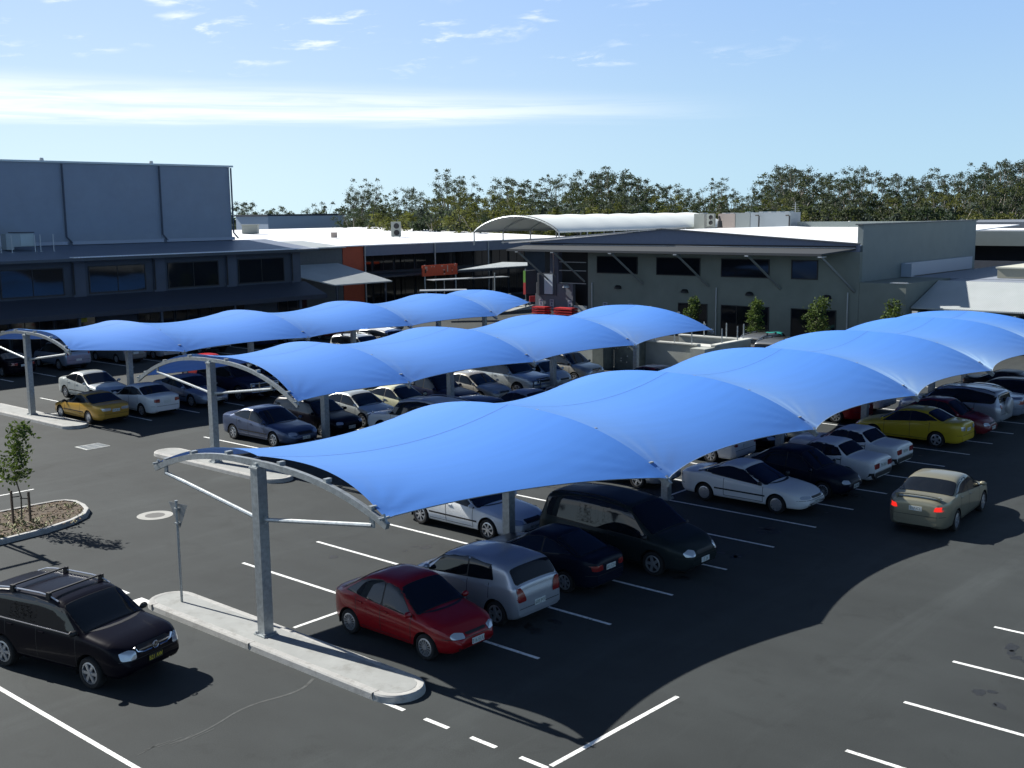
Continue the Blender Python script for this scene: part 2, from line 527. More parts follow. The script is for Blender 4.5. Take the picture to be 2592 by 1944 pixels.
TYPES = {}
def car_type(key, sp):
    """build every part mesh of one kind of car once; returns list of (name, mesh, sub-parts)"""
    c = CarShape(sp); L = c.L; hw = c.hw
    parts = []                                           # (name, mesh, loc, mats-role)
    xc, zc = sp['cowl']; xf, zf = sp['rf']; xr, zr = sp['rr']; xb, zb = sp['rb']
    B = lambda x: interp(c.belt, x)
    T = lambda x: interp(c.top, x)
    crown = sp.get('crown', .075)
    # side windows
    zt = lambda x: T(x) - crown - 0.012
    ax = sp.get('dlo_front', xc - 0.14)
    rx = sp.get('dlo_rear', xb + 0.16)
    poly = [(ax, B(ax) + .015), (xf + .02, zt(xf) - .01), ((xf+xr)/2 + .3, zt((xf+xr)/2+.3)), ((xf+sp.get('dlo_top', xr))/2 - .1, zt((xf+sp.get('dlo_top', xr))/2-.1)), (sp.get('dlo_top', xr), zt(sp.get('dlo_top', xr)) - .01), (rx, B(rx) + sp.get('rearkick', .05))]
    dl = sp.get('pillars', [])
    frame = c.panel(chaikin([(p[0], p[1]) for p in poly], 1, True), pi/2, 0.003, 10, 26, 0)
    # outline for yaw = 90 degrees: lateral e = -x, so negate
    def side_panel(pl, off, rows=8, cols=12, sm=1):
        return c.panel([(-p[0], p[1]) for p in pl], pi/2, off, rows, cols, sm)
    def grow(pl, g):
        cx = sum(p[0] for p in pl)/len(pl); cz = sum(p[1] for p in pl)/len(pl)
        return [(p[0] + g*(1 if p[0] > cx else -1), p[1] + g*.8*(1 if p[1] > cz else -1)) for p in pl]
    frame = side_panel(grow(poly, .018), 0.003, 10, 26)
    body = c.body
    for sd in (0, 1):
        add_to(body, frame if not sd else mirror(frame), 1)
    xsn = [rx - .5] + list(dl) + [ax + .5]
    for k in range(len(xsn)-1):
        a = xsn[k] + (.022 if k else 0); b = xsn[k+1] - (.022 if k < len(xsn)-2 else 0)
        pl = clip_poly(poly, a, b)
        if len(pl) < 3: continue
        g = side_panel(pl, 0.007, 8, 10)
        parts.append(('side_window', g.mesh('side_window', glass, True), 0)); parts.append(('side_window', mirror(g).mesh('side_window', glass, True), 0))
    # windscreen and rear window
    wy0 = c.width(xc)*.955 - .10
    def topglass(xa, xe, m, off, ext=0.0):
        """glass laid on the slope between two stations, from pillar to pillar"""
        R_, C_ = 12, 16; vs = []; fs = []
        for i in range(R_+1):
            t = i/R_; x = xa + (xe-xa)*t + (ext if xe > xa else -ext)*(2*t-1)
            ztx = T(x); H = ztx - min(B(x), ztx-.025); cc = min(crown, H*.75); w_ = c.width(x)*.955
            ye = w_ - .03 - max(0, H-cc)*c.tum if H >= .12 else w_ - .05
            hh = ye - m + ext - .045*max(0, (abs(2*t-1)-.86)/.14)**2
            for j in range(C_+1):
                u = -1 + 2*j/C_; y = hh*u
                h_, n_, _, _ = c.bvh.ray_cast(Vector((x, y, 5)), Vector((0,0,-1)))
                if n_.z < 0: n_ = -n_
                vs.append(h_ + n_*off)
        for i in range(R_):
            for j in range(C_): fs.append((i*(C_+1)+j, i*(C_+1)+j+1, (i+1)*(C_+1)+j+1, (i+1)*(C_+1)+j))
        g_ = MB(); g_.add(vs, fs); return g_
    xa_, xe_ = xc - .01, xf + .04
    add_to(body, topglass(xa_, xe_, .035, .006, .02), 1)
    parts.append(('windscreen', topglass(xa_, xe_, .035, .012).mesh('windscreen', glass, True), 0))
    xa_, xe_ = xb + sp.get('rgb', .03), xr - sp.get('rgt', .03)
    add_to(body, topglass(xa_, xe_, sp.get('rgin', .05), .006, .016), 1)
    parts.append(('rear_window', topglass(xa_, xe_, sp.get('rgin', .05), .012).mesh('rear_window', glass, True), 0))
    # seams, handles, mouldings
    def strip(pts, w=0.016, yaw=pi/2, mi=1, off=0.003):
        for k in range(len(pts)-1):
            a, b = Vector(pts[k]), Vector(pts[k+1]); n = max(2, int((b-a).length/0.06)); d = (b-a).normalized(); q = Vector((-d.y, d.x))*w/2
            dd = Vector((cos(yaw), sin(yaw), 0)); e = Vector((-sin(yaw), cos(yaw), 0)); vs = []; ok = True
            for i in range(n+1):
                p = a + (b-a)*i/n
                for sg in (-1, 1):
                    pp = p + q*sg; u = -pp.x if yaw == pi/2 else pp.x
                    hit, nr, _, _ = c.bvh.ray_cast(e*u + dd*6 + Vector((0,0,pp.y)), -dd)
                    if hit is None: ok = False; break
                    if nr.dot(dd) < 0: nr = -nr
                    vs.append(hit + nr*off)
            if not ok or len(vs) != 2*(n+1): continue
            m = MB(); m.add(vs, [(2*i, 2*i+1, 2*i+3, 2*i+2) for i in range(n)])
            add_to(body, m, mi)
            if yaw == pi/2: add_to(body, mirror(m), mi)
    doors = sp.get('doors', [])
    for x in doors:
        lo_ = c.zs + .12
        wr_ = sp['r'] + .10
        dx = x - sp['xr']
        if abs(dx) < wr_ + .03:
            zl = sp['r'] + sqrt(max(0.0, (wr_+.0)**2 - dx*dx)) if abs(dx) < wr_ else lo_
            strip([(x, B(x)-.005), (x+.01, zl)])
        else: strip([(x, B(x)-.005), (x, lo_)])
    if doors: strip([(max(doors), c.zs+.12), (max(min(doors), sp['xr']+sp['r']+.1), c.zs+.12)])
    strip([(-.0, zc-.012)] and [(-(wy0), zc-.02), (wy0, zc-.02)], .012, 0)
    if sp.get('mould'):
        zz = sp['mould']; strip([(sp['xf']-sp['r']-.09, zz), (sp['xr']+sp['r']+.09, zz)], .05, mi=1, off=.008)
    # bumper shut lines
    zbm = sp.get('bump', .55)
    strip([(-hw*.9, zbm), (hw*.9, zbm)], .014, 0); strip([(-hw*.9, zbm), (hw*.9, zbm)], .014, pi)
    if sp.get('blackbump'):
        for yw in (0, pi):
            add_to(body, c.panel([(-hw*.97, .30), (-hw*.97, zbm-.01), (hw*.97, zbm-.01), (hw*.97, .30)], yw, .012, 5, 22, 0), 1)
    # grille, intake
    g = sp.get('grille', (.36, .60, .68))
    if g: parts.append(('grille', c.panel([(-g[0], g[1]), (-g[0]*1.06, g[2]), (g[0]*1.06, g[2]), (g[0], g[1])], 0, .008, 4, 14, 1).mesh('grille', black, True), 0))
    add_to(body, c.panel([(-.5, .27), (-.55, .37), (.55, .37), (.5, .27)], 0, .006, 3, 10, 1), 1)
    # lamps
    for nm, pl, ya, mt in (('headlight', sp['hl'], sp.get('hly', .45), lampm), ('tail_light', sp['tl'], pi - sp.get('tly', .45), sp.get('tlm', redl))):
        xn = (L/2 - .08) if nm == 'headlight' else -(L/2 - .08)
        if ya < 1.6:
            m = c.panel(pl, ya, .014, 9, 12, 1, xn, True)
        else:
            # rear: lateral axis flips; build from mirrored outline
            m = c.panel([(-p[0], p[1]) for p in pl], ya, .014, 9, 12, 1, xn, True)
        parts.append((nm, m.mesh(nm, mt, True), 0)); parts.append((nm, mirror(m).mesh(nm, mt, True), 0))
    # mirrors
    mx = ax - .02; my = c.width(mx)*.955
    mm = MB()
    vs = []; fs = []
    for i in range(7):
        a = -1 + 2*i/6
        for k in range(8):
            b = 2*pi*k/8; s_ = sqrt(max(0, 1-a*a*.85))
            vs.append((mx + .065*s_*cos(b), my + .095 + .095*a, B(mx) + .10 + .07*s_*sin(b)))
    for i in range(6):
        for k in range(8): fs.append((i*8+k, i*8+(k+1)%8, (i+1)*8+(k+1)%8, (i+1)*8+k))
    fs += [tuple(range(8))[::-1], tuple(range(48, 56))]
    mm.add(vs, fs, 0); mm.bar((mx-.01, my-.03, B(mx)+.03), (mx, my+.06, B(mx)+.07), .06, .04, 1)
    mrole = 1 if not sp.get('blackmirror') else 0
    parts.append(('wing_mirror', mm.mesh('wing_mirror', [black, black], True), mrole)); parts.append(('wing_mirror', mirror(mm).mesh('wing_mirror', [black, black], True), mrole))
    # door handles
    for x in sp.get('handles', []):
        for sd in (1, -1):
            yy = c.bvh.ray_cast(Vector((x, 6, B(x)-.09)), Vector((0,-1,0)))[0].y
            h = MB(); h.box(x-.08, x+.08, sd*(yy-.005), sd*(yy+.025), B(x)-.105, B(x)-.075)
            parts.append(('door_handle', h.mesh('door_handle', black), 2 if not sp.get('blackhandle') else 0))
    # plates
    for ya, z, nm in ((0, sp.get('pf', .42), 'front'), (pi, sp.get('pr', .62), 'rear')):
        d = Vector((cos(ya), 0, 0)); hit = c.bvh.ray_cast(d*6 + Vector((0,0,z)), -d)[0]
        sp['_p' + nm] = (hit.x, z)
    if sp.get('rails'):
        for sd in (1, -1):
            rr = MB(); pts = []
            for k in range(9):
                x = xf - .15 + (xr + .1 - xf + .15)*k/8
                yy = (c.width(x)*.955 - .03 - (T(x)-B(x)-crown)*c.tum - .05)
                pts.append((x, sd*yy, T(x) - crown*.6 + (.06 if 0 < k < 8 else .0)))
            rr.tube(pts, .018, 6)
            parts.append(('roof_rail', rr.mesh('roof_rail', black if sp['rails'] == 1 else rimm, True), 0))
    if sp.get('bars'):
        for x in sp['bars']:
            rr = MB(); yy = (c.width(x)*.955 - .03 - (T(x)-B(x)-crown)*c.tum - .04)
            rr.bar((x, -yy, T(x)+.075), (x, yy, T(x)+.075), .045, .03)
            for sd in (1, -1): rr.box(x-.05, x+.05, sd*yy-.035, sd*yy+.035, T(x)-crown*.9, T(x)+.09)
            parts.append(('roof_bar', rr.mesh('roof_bar', black), 0))
    if sp.get('spoiler'):
        sx, sz = sp['spoiler']; q = MB(); yy = c.width(sx)*.84
        n = 10
        vs = []
        for k in range(n+1):
            y = -yy + 2*yy*k/n; dz = -.05*(abs(y)/yy)**4
            vs += [(sx-.07, y, sz+.02+dz), (sx+.10, y, sz+dz), (sx+.10, y, sz-.03+dz), (sx-.07, y, sz-.01+dz)]
        q.add(vs, [(4*k+j, 4*k+(j+1)%4, 4*k+4+(j+1)%4, 4*k+4+j) for k in range(n) for j in range(4)] + [(3,2,1,0), (4*n, 4*n+1, 4*n+2, 4*n+3)])
        for sd in (1, -1): q.box(sx-.03, sx+.06, sd*yy*.9-.03, sd*yy*.9+.03, sz-.12, sz-.01)
        parts.append(('spoiler', q.mesh('spoiler', black, True), 1))
    for ex in sp.get('extra', []): parts += ex(c)
    bm_ = body.mesh('body', [black, black, well], True, 38)
    TYPES[key] = (bm_, parts, wheel_meshes(sp['r'], sp.get('rim', 'seven'), sp.get('tw', .19)), sp, c)

PLATES = {}
def plate_mesh(txt, style):
    k = (txt, style)
    if k not in PLATES:
        mb = MB(); mb.box(-.185, .185, -.006, .006, -.066, .066, 0)
        if txt: text_mb(mb, txt, 0, 0, .088, -.009, 1, 0.84)
        PLATES[k] = mb.mesh('number_plate', [platem, platet] if style == 0 else [platek, platey])
    return PLATES[k]
CARS = []
def car(key, x, y, heading, pmat, label, cat='car', plates=(None, None), group=None, pstyle=0, tlm=None, steer=0.0):
    """heading in degrees, the way the nose points"""
    bm_, parts, (tm, rmm), sp, c = TYPES[key]
    root = empty({'suv': 'off_road_car', 'ute': 'pickup', 'minivan': 'people_carrier'}.get(cat, 'parked_car'), (x, y, 0), radians(heading), label=label, category=cat)
    if group: root['group'] = group
    b = link('body', bm_, root)
    b.material_slots[0].link = 'OBJECT'; b.material_slots[0].material = pmat
    for nm, me, role in parts:
        o = link(nm, me, root)
        if role: o.material_slots[0].link = 'OBJECT'; o.material_slots[0].material = pmat
        if tlm and nm == 'tail_light': o.material_slots[0].link = 'OBJECT'; o.material_slots[0].material = tlm
    ty = c.hw - .105
    for wx in (sp['xf'], sp['xr']):
        for sd in (1, -1):
            w = link('wheel', tm, root, (wx, sd*ty, sp['r']), (0, 0, (0 if sd > 0 else pi) + (radians(steer) if wx > 0 else 0)))
            link('rim', rmm, w)
    for k, nm in enumerate(('front', 'rear')):
        px, pz = sp['_p' + nm]
        sg = 1 if k == 0 else -1
        link('number_plate', plate_mesh(plates[k], pstyle), root, (px + sg*.016, 0, pz), (0, 0, pi/2 if k == 0 else -pi/2))
    CARS.append(root)
    return root

def sedan(L, W, H, cowl, rf, rr, rb, hood, deck, nose_z=.60, **k):
    h = L/2
    top = [(-h, .55), (-h+.005, deck[1]-.16), (-h+.05, deck[1]-.03), (-h+.2, deck[1]+.005), (deck[0], deck[1]+.01), (rb[0], rb[1]), (rr[0], rr[1]), ((rr[0]+rf[0])/2-.3, H), ((rr[0]+rf[0])/2+.35, H), (rf[0], rf[1]), (cowl[0], cowl[1]), (cowl[0]+.12, cowl[1]-.012), (hood[0], hood[1]), (h-.10, nose_z+.055), (h-.02, nose_z), (h, nose_z-.12)]
    belt = k.pop('belt', [(-h, deck[1]-.12), (rb[0]-.1, deck[1]-.035), (rb[0]+.3, deck[1]-.03), (cowl[0]-.2, cowl[1]-.075), (hood[0], hood[1]-.08), (h, nose_z-.12)])
    d = dict(L=L, W=W, top=top, belt=belt, cowl=cowl, rf=rf, rr=rr, rb=rb)
    d.update(k); return d
def hatch(L, W, H, cowl, rf, rr, rb, hood, tail_z, nose_z=.60, **k):
    """rr: end of roof; rb: base of tailgate glass"""
    h = L/2
    top = [(-h, .50), (-h+.006, tail_z-.2), (-h+.06, tail_z), (rb[0]-.03, rb[1]-.03), (rb[0], rb[1]), (rr[0], rr[1]), ((rr[0]+rf[0])/2-.3, H), ((rr[0]+rf[0])/2+.35, H), (rf[0], rf[1]), (cowl[0], cowl[1]), (cowl[0]+.12, cowl[1]-.012), (hood[0], hood[1]), (h-.10, nose_z+.055), (h-.02, nose_z), (h, nose_z-.12)]
    belt = k.pop('belt', [(-h, rb[1]-.08), (rb[0]+.2, rb[1]-.02), (cowl[0]-.2, cowl[1]-.075), (hood[0], hood[1]-.08), (h, nose_z-.12)])
    d = dict(L=L, W=W, top=top, belt=belt, cowl=cowl, rf=rf, rr=rr, rb=rb)
    d.update(k); return d

def spare(c):
    m = MB(); x = -c.L/2 - .07; R = .36; vs = []; K = 24
    prof = [(0, -.10), (.22, -.10), (R-.04, -.07), (R, -.02), (R, .09)]
    for k in range(K):
        a = 2*pi*k/K
        for r_, d in prof: vs.append((x + d, -.06 + r_*cos(a), .98 + r_*sin(a)))
    n = len(prof)
    m.add(vs, [(k*n+j, k*n+j+1, ((k+1) % K)*n+j+1, ((k+1) % K)*n+j) for k in range(K) for j in range(n-1)])
    return [('spare_wheel_cover', m.mesh('spare_wheel_cover', mat('cover_grey', (.42,.43,.45), .35, .3), True), 0)]
def bullbar(c):
    m = MB(); x = c.L/2 + .10
    for z in (.52, .72, .95): m.tube([(x-.12, -c.hw*.86, z), (x, -c.hw*.5, z), (x, c.hw*.5, z), (x-.12, c.hw*.86, z)], .032, 6)
    for y in (-.45, .45): m.box(x-.03, x+.03, y-.04, y+.04, .42, 1.02)
    for sd in (1, -1): m.tube([(x-.12, sd*c.hw*.86, .52), (x-.12, sd*c.hw*.86, .95)], .032, 6)
    return [('bull_bar', m.mesh('bull_bar', chrome, True), 0)]
def sunroof(x0, x1):
    def f(c):
        m = MB(); vs = []; n = 8; w = .40
        for i in range(n+1):
            for j in range(n+1):
                x = x0 + (x1-x0)*i/n; y = -w + 2*w*j/n
                h = c.bvh.ray_cast(Vector((x, y, 5)), Vector((0,0,-1)))[0]; vs.append((x, y, h.z+.008))
        m.add(vs, [(i*(n+1)+j, i*(n+1)+j+1, (i+1)*(n+1)+j+1, (i+1)*(n+1)+j) for i in range(n) for j in range(n)])
        return [('sunroof', m.mesh('sunroof', glass, True), 0)]
    return f
def badge(c):
    """curved chrome grille bar either side of a round emblem"""
    m = MB(); hit = c.bvh.ray_cast(Vector((6, 0, .80)), Vector((-1,0,0)))[0]; x = hit.x + .03
    for sd in (1, -1):
        m.tube([(x-.05, sd*.50, .90), (x-.03, sd*.44, .80), (x, sd*.30, .765), (x+.01, sd*.10, .77)], .022, 6)
        m.bar((x-.01, sd*.42, .835), (x+.01, sd*.10, .835), .02, .02)
    pts = [(x+.02, .075*cos(a), .815+.07*sin(a)) for a in [2*pi*k/16 for k in range(17)]]
    m.tube(pts, .013, 5); m.bar((x+.02, -.035, .855), (x+.02, -.02, .775), .016); m.bar((x+.02, .035, .855), (x+.02, .02, .775), .016); m.bar((x+.02, -.028, .815), (x+.02, .028, .815), .014)
    return [('grille_trim', m.mesh('grille_trim', chrome, True), 0)]
def tray(c):
    m = MB(); h = c.L/2
    m.box(-h+.12, -.95, -c.hw*.78, c.hw*.78, interp(c.top, -1.5)+.004, interp(c.top, -1.5)+.03, 0)
    for sd in (1, -1): m.tube([(-h+.2, sd*c.hw*.8, interp(c.top, -1.5)+.06), (-1.0, sd*c.hw*.8, interp(c.top, -1.5)+.10)], .022, 6)
    return [('tray_cover', m.mesh('tray_cover', black), 0)]

car_type('compact', sedan(3.98, 1.68, 1.49, (.94,.96), (.26,1.43), (-.86,1.44), (-1.56,1.04), (1.66,.82), (-1.70,.99), .60,
    xf=1.20, xr=-1.24, r=.29, rim='many', tum=.30, nose=.58, nosel=1.0, tail=.66, taill=.9, crown=.08, pillars=[-.16], doors=[-.18,.78,-1.0], handles=[-.02,-.86],
    belt=[(-1.99,.87),(-1.6,.95),(-1.2,.95),(.74,.85),(1.66,.74),(1.99,.48)],
    hl=[(.33,.55),(.36,.65),(.60,.68),(.72,.64),(.68,.55)], tl=[(.38,.72),(.40,.86),(.74,.88),(.76,.72)], grille=(.30,.60,.645), pf=.44, pr=.64, rearkick=.07, dlo_rear=-1.36))
car_type('supermini', hatch(3.70, 1.69, 1.52, (1.12,1.01), (.48,1.46), (-1.50,1.45), (-1.76,1.05), (1.58,.90), .95, .68,
    rr_=.15, xf=1.18, xr=-1.20, r=.30, rim='five', tum=.17, nose=.66, tail=.88, taill=.4, crown=.06, pillars=[-.30], doors=[-.32,.88,-1.0], handles=[-.18,-.98],
    hl=[(.42,.60),(.46,.76),(.72,.82),(.80,.72),(.74,.60)], tl=[(.50,.66),(.56,.90),(.66,1.02),(.82,1.04),(.88,.88),(.78,.66)], grille=(.36,.56,.66), pf=.40, pr=.55, bump=.50, dlo_rear=-1.12, rearkick=.06, dlo_top=-.98))
car_type('three_door', sedan(4.10, 1.62, 1.37, (.90,.89), (.15,1.31), (-.75,1.325), (-1.62,.99), (1.72,.78), (-1.74,.96), .58,
    xf=1.22, xr=-1.18, r=.28, rim='seven', tum=.38, nose=.55, nosel=1.0, tail=.66, taill=.9, crown=.09, pillars=[-.42], doors=[-.45,.80], handles=[-.28],
    hl=[(.36,.52),(.38,.62),(.62,.64),(.70,.60),(.68,.52)], tl=[(.36,.66),(.36,.80),(.76,.82),(.76,.66)], grille=(.28,.56,.61), pf=.42, pr=.70, rearkick=.07, dlo_rear=-1.42, blackmirror=1))
car_type('carrier', hatch(4.93, 1.90, 1.80, (1.40,1.10), (.58,1.71), (-2.16,1.72), (-2.38,1.12), (2.05,.95), 1.02, .74,
    belt=[(-2.465,.98),(-2.1,.98),(1.1,.93),(2.05,.86),(2.465,.62)], rr_=.14, xf=1.45, xr=-1.46, r=.33, rim='five', tum=.17, nose=.60, nosel=1.1, tail=.90, taill=.4, crown=.07, pillars=[.02,-1.12], doors=[0,1.10,-1.15], handles=[.16,-.2],
    hl=[(.42,.62),(.42,.76),(.62,.80),(.82,.72),(.74,.62)], tl=[(.66,.80),(.68,1.10),(.88,1.10),(.88,.80)], grille=(.34,.64,.74), pf=.46, pr=.80, rails=1, rearkick=.05, dlo_rear=-2.15, bump=.58, blackmirror=1))
car_type('coupe', sedan(4.60, 1.75, 1.34, (.95,.90), (.08,1.265), (-.78,1.285), (-1.62,.97), (1.85,.77), (-1.80,.955), .58,
    xf=1.33, xr=-1.28, r=.30, rim='cap', tum=.34, nose=.60, nosel=.9, tail=.68, taill=.9, crown=.085, pillars=[], doors=[-.55,.86], handles=[],
    hl=[(.34,.54),(.34,.61),(.70,.63),(.80,.60),(.78,.54)], tl=[(.30,.66),(.30,.78),(.80,.80),(.80,.66)], grille=(.30,.54,.60), mould=.52, pf=.42, pr=.66, rearkick=.07, dlo_rear=-1.42, blackmirror=1, bump=.50))
car_type('saloon', sedan(4.80, 1.80, 1.48, (1.18,.98), (.38,1.405), (-.88,1.42), (-1.58,1.10), (1.98,.84), (-1.75,1.085), .64,
    xf=1.42, xr=-1.30, r=.32, rim='seven', tum=.30, nose=.60, nosel=1.0, tail=.70, taill=.9, crown=.09, pillars=[-.18], doors=[-.20,.92,-1.02], handles=[-.04,-.9],
    hl=[(.40,.58),(.42,.70),(.66,.74),(.82,.70),(.76,.58)], tl=[(.56,.76),(.60,.90),(.80,.93),(.85,.84),(.78,.75)], grille=(.34,.60,.70), pf=.44, pr=.80, spoiler=(-2.20,1.165), dlo_rear=-1.36, rearkick=.06, bump=.60))
car_type('boxy', sedan(4.35, 1.66, 1.38, (.78,.92), (.25,1.315), (-.76,1.33), (-1.18,.98), (1.95,.82), (-1.35,.965), .70,
    rr_=.10, xf=1.20, xr=-1.20, r=.29, rim='cap', tum=.26, nose=.80, nosel=.45, tail=.84, taill=.4, crown=.06, pillars=[-.26], doors=[-.28,.62,-.98], handles=[-.14,-.9],
    hl=[(.44,.56),(.44,.68),(.76,.68),(.76,.56)], tl=[(.38,.62),(.38,.80),(.78,.80),(.78,.62)], grille=(.40,.56,.68), mould=.56, blackbump=1, bump=.50, pf=.42, pr=.70, dlo_rear=-1.00, rearkick=.04, blackmirror=1, blackhandle=1))
car_type('large', sedan(4.90, 1.86, 1.44, (1.00,.93), (.18,1.375), (-.92,1.39), (-1.66,1.07), (2.0,.79), (-1.80,1.055), .60,
    xf=1.42, xr=-1.38, r=.32, rim='seven', tum=.32, nose=.58, nosel=1.1, tail=.66, taill=1.0, crown=.09, pillars=[-.24], doors=[-.26,.84,-1.06], handles=[-.1,-.94],
    hl=[(.40,.54),(.42,.64),(.66,.68),(.82,.64),(.78,.54)], tl=[(.42,.74),(.42,.90),(.84,.92),(.84,.74)], grille=(.34,.56,.66), mould=.50, pf=.42, pr=.72, dlo_rear=-1.44, rearkick=.07))
car_type('wagon', hatch(4.70, 1.72, 1.47, (1.0,.93), (.30,1.395), (-1.98,1.41), (-2.22,1.0), (1.95,.80), .92, .62,
    xf=1.34, xr=-1.30, r=.30, rim='seven', tum=.27, nose=.66, nosel=.8, tail=.86, taill=.4, crown=.07, pillars=[-.22,-1.14], doors=[-.24,.80,-1.1], handles=[-.08,-.95],
    hl=[(.42,.56),(.42,.66),(.70,.68),(.78,.64),(.76,.56)], tl=[(.62,.70),(.64,.96),(.82,.96),(.82,.70)], grille=(.36,.56,.65), rails=1, pf=.42, pr=.70, dlo_rear=-2.04, rearkick=.04))
SUVT = [(-2.265,.50),(-2.26,.80),(-2.25,1.04),(-2.20,1.12),(-2.06,1.60),(-1.2,1.70),(-.1,1.71),(.48,1.645),(1.16,1.14),(1.28,1.125),(1.85,1.04),(2.15,.93),(2.245,.84),(2.265,.62)]
SUVB = [(-2.265,.98),(-1.8,1.10),(.95,1.05),(1.85,.96),(2.265,.62)]
def suvspec(**k):
    d = dict(L=4.53, W=1.78, top=SUVT, belt=SUVB, cowl=(1.16,1.14), rf=(.48,1.645), rr=(-2.06,1.60), rb=(-2.20,1.12),
        rr_=.16, xf=1.33, xr=-1.29, r=.335, tw=.21, zs=.28, rim='six', tum=.17, nose=.74, nosel=.6, tail=.88, taill=.4, crown=.06, np=3.0, pillars=[-.18,-1.20], doors=[-.20,.96,-1.16], handles=[-.04,-1.0],
        hl=[(.44,.68),(.46,.84),(.62,.88),(.84,.84),(.80,.68)], tl=[(.66,.98),(.68,1.35),(.80,1.35),(.86,.98)], grille=(.40,.74,.90), pf=.58, pr=.66, dlo_rear=-1.95, rearkick=.06, bump=.66, gap=.065, blackmirror=1)
    d.update(k); return d
def suvtrim(c):
    out = []
    for sd in (0, 1):
        m = c.panel([(-.74, .76), (-.74, .88), (-.86, .87), (-.87, .76)], radians(38), .022, 5, 5, 1, c.L/2-.08, True)
        if not sd: m = mirror(m)
        else: m = mirror(mirror(m))
        out.append(('indicator', m.mesh('indicator', amber, True), 0))
    for sd in (1, -1):
        m = MB(); pts = []
        for k in range(12):
            x = .90 - 2.75*k/11; h_ = c.bvh.ray_cast(Vector((x, 6*sd, interp(c.belt, x)+.008)), Vector((0, -sd, 0)))[0]; pts.append((x, h_.y+.008*sd, h_.z))
        m.tube(pts, .013, 5); out.append(('window_trim', m.mesh('window_trim', chrome, True), 0))
    m = MB()
    for y in (-.62, .62): m.tube([(2.19, y, .50), (2.225, y, .50)], .055, 10)
    out.append(('fog_lamp', m.mesh('fog_lamp', lampm, True), 0))
    return out
car_type('suv', suvspec(bars=(.05,-1.05), rails=2, extra=[badge, suvtrim]))
car_type('suv_spare', suvspec(rails=1, tl=[(.70,.92),(.62,1.06),(.74,1.10),(.86,1.08),(.84,.92)], rim='five', extra=[spare]))
car_type('big4wd', hatch(4.90, 1.94, 1.88, (1.10,1.22), (.50,1.77), (-2.25,1.80), (-2.40,1.22), (2.20,1.08), 1.12, .95,
    rr_=.12, xf=1.45, xr=-1.40, r=.385, tw=.25, zs=.36, rim='six', tum=.18, nose=.84, nosel=.4, tail=.90, taill=.35, crown=.08, pillars=[-.25,-1.25], doors=[-.28,.88,-1.2], handles=[-.12,-1.05],
    hl=[(.58,.82),(.58,.98),(.86,.98),(.86,.82)], tl=[(.78,.90),(.78,1.25),(.92,1.25),(.92,.90)], grille=(.50,.80,1.0), rails=2, pf=.62, pr=.80, gap=.08, dlo_rear=-2.2, rearkick=.04, bump=.74, extra=[bullbar]))
car_type('ute', sedan(4.95, 1.72, 1.62, (1.02,1.02), (.42,1.53), (-.62,1.55), (-.80,1.06), (2.0,.90), (-.95,1.05), .76,
    xf=1.52, xr=-1.40, r=.33, zs=.32, rim='six', tum=.22, nose=.72, nosel=.6, tail=.90, taill=.3, crown=.07, pillars=[0.0], doors=[-.02,.86], handles=[.12],
    hl=[(.48,.64),(.48,.76),(.74,.78),(.78,.66)], tl=[(.70,.72),(.70,.98),(.84,.98),(.84,.72)], grille=(.42,.64,.76), pf=.46, pr=.56, gap=.07, dlo_rear=-.74, rearkick=.04, extra=[tray]))
car_type('midsize', sedan(4.52, 1.70, 1.44, (1.08,.95), (.34,1.37), (-.84,1.39), (-1.52,1.06), (1.88,.80), (-1.66,1.045), .62,
    xf=1.32, xr=-1.28, r=.31, rim='five', tum=.31, nose=.60, nosel=.9, tail=.74, taill=.8, crown=.085, pillars=[-.18], doors=[-.20,.86,-1.0], handles=[-.04,-.9],
    hl=[(.40,.56),(.42,.67),(.66,.70),(.78,.66),(.74,.56)], tl=[(.44,.72),(.44,.90),(.76,.92),(.78,.74)], grille=(.34,.56,.64), pf=.42, pr=.74, dlo_rear=-1.32, rearkick=.06))
car_type('whitehatchback', sedan(4.40, 1.70, 1.38, (1.0,.92), (.20,1.315), (-.80,1.335), (-1.60,1.0), (1.80,.78), (-1.80,.985), .58,
    xf=1.28, xr=-1.26, r=.30, rim='seven', tum=.34, nose=.58, nosel=.9, tail=.70, taill=.8, crown=.085, pillars=[-.2], doors=[-.22,.84,-1.0], handles=[-.06,-.88],
    hl=[(.38,.54),(.38,.62),(.68,.64),(.76,.60),(.74,.54)], tl=[(.36,.68),(.36,.80),(.78,.82),(.78,.68)], grille=(.30,.54,.61), pf=.42, pr=.66, spoiler=(-2.0,1.12), dlo_rear=-1.38, rearkick=.07))
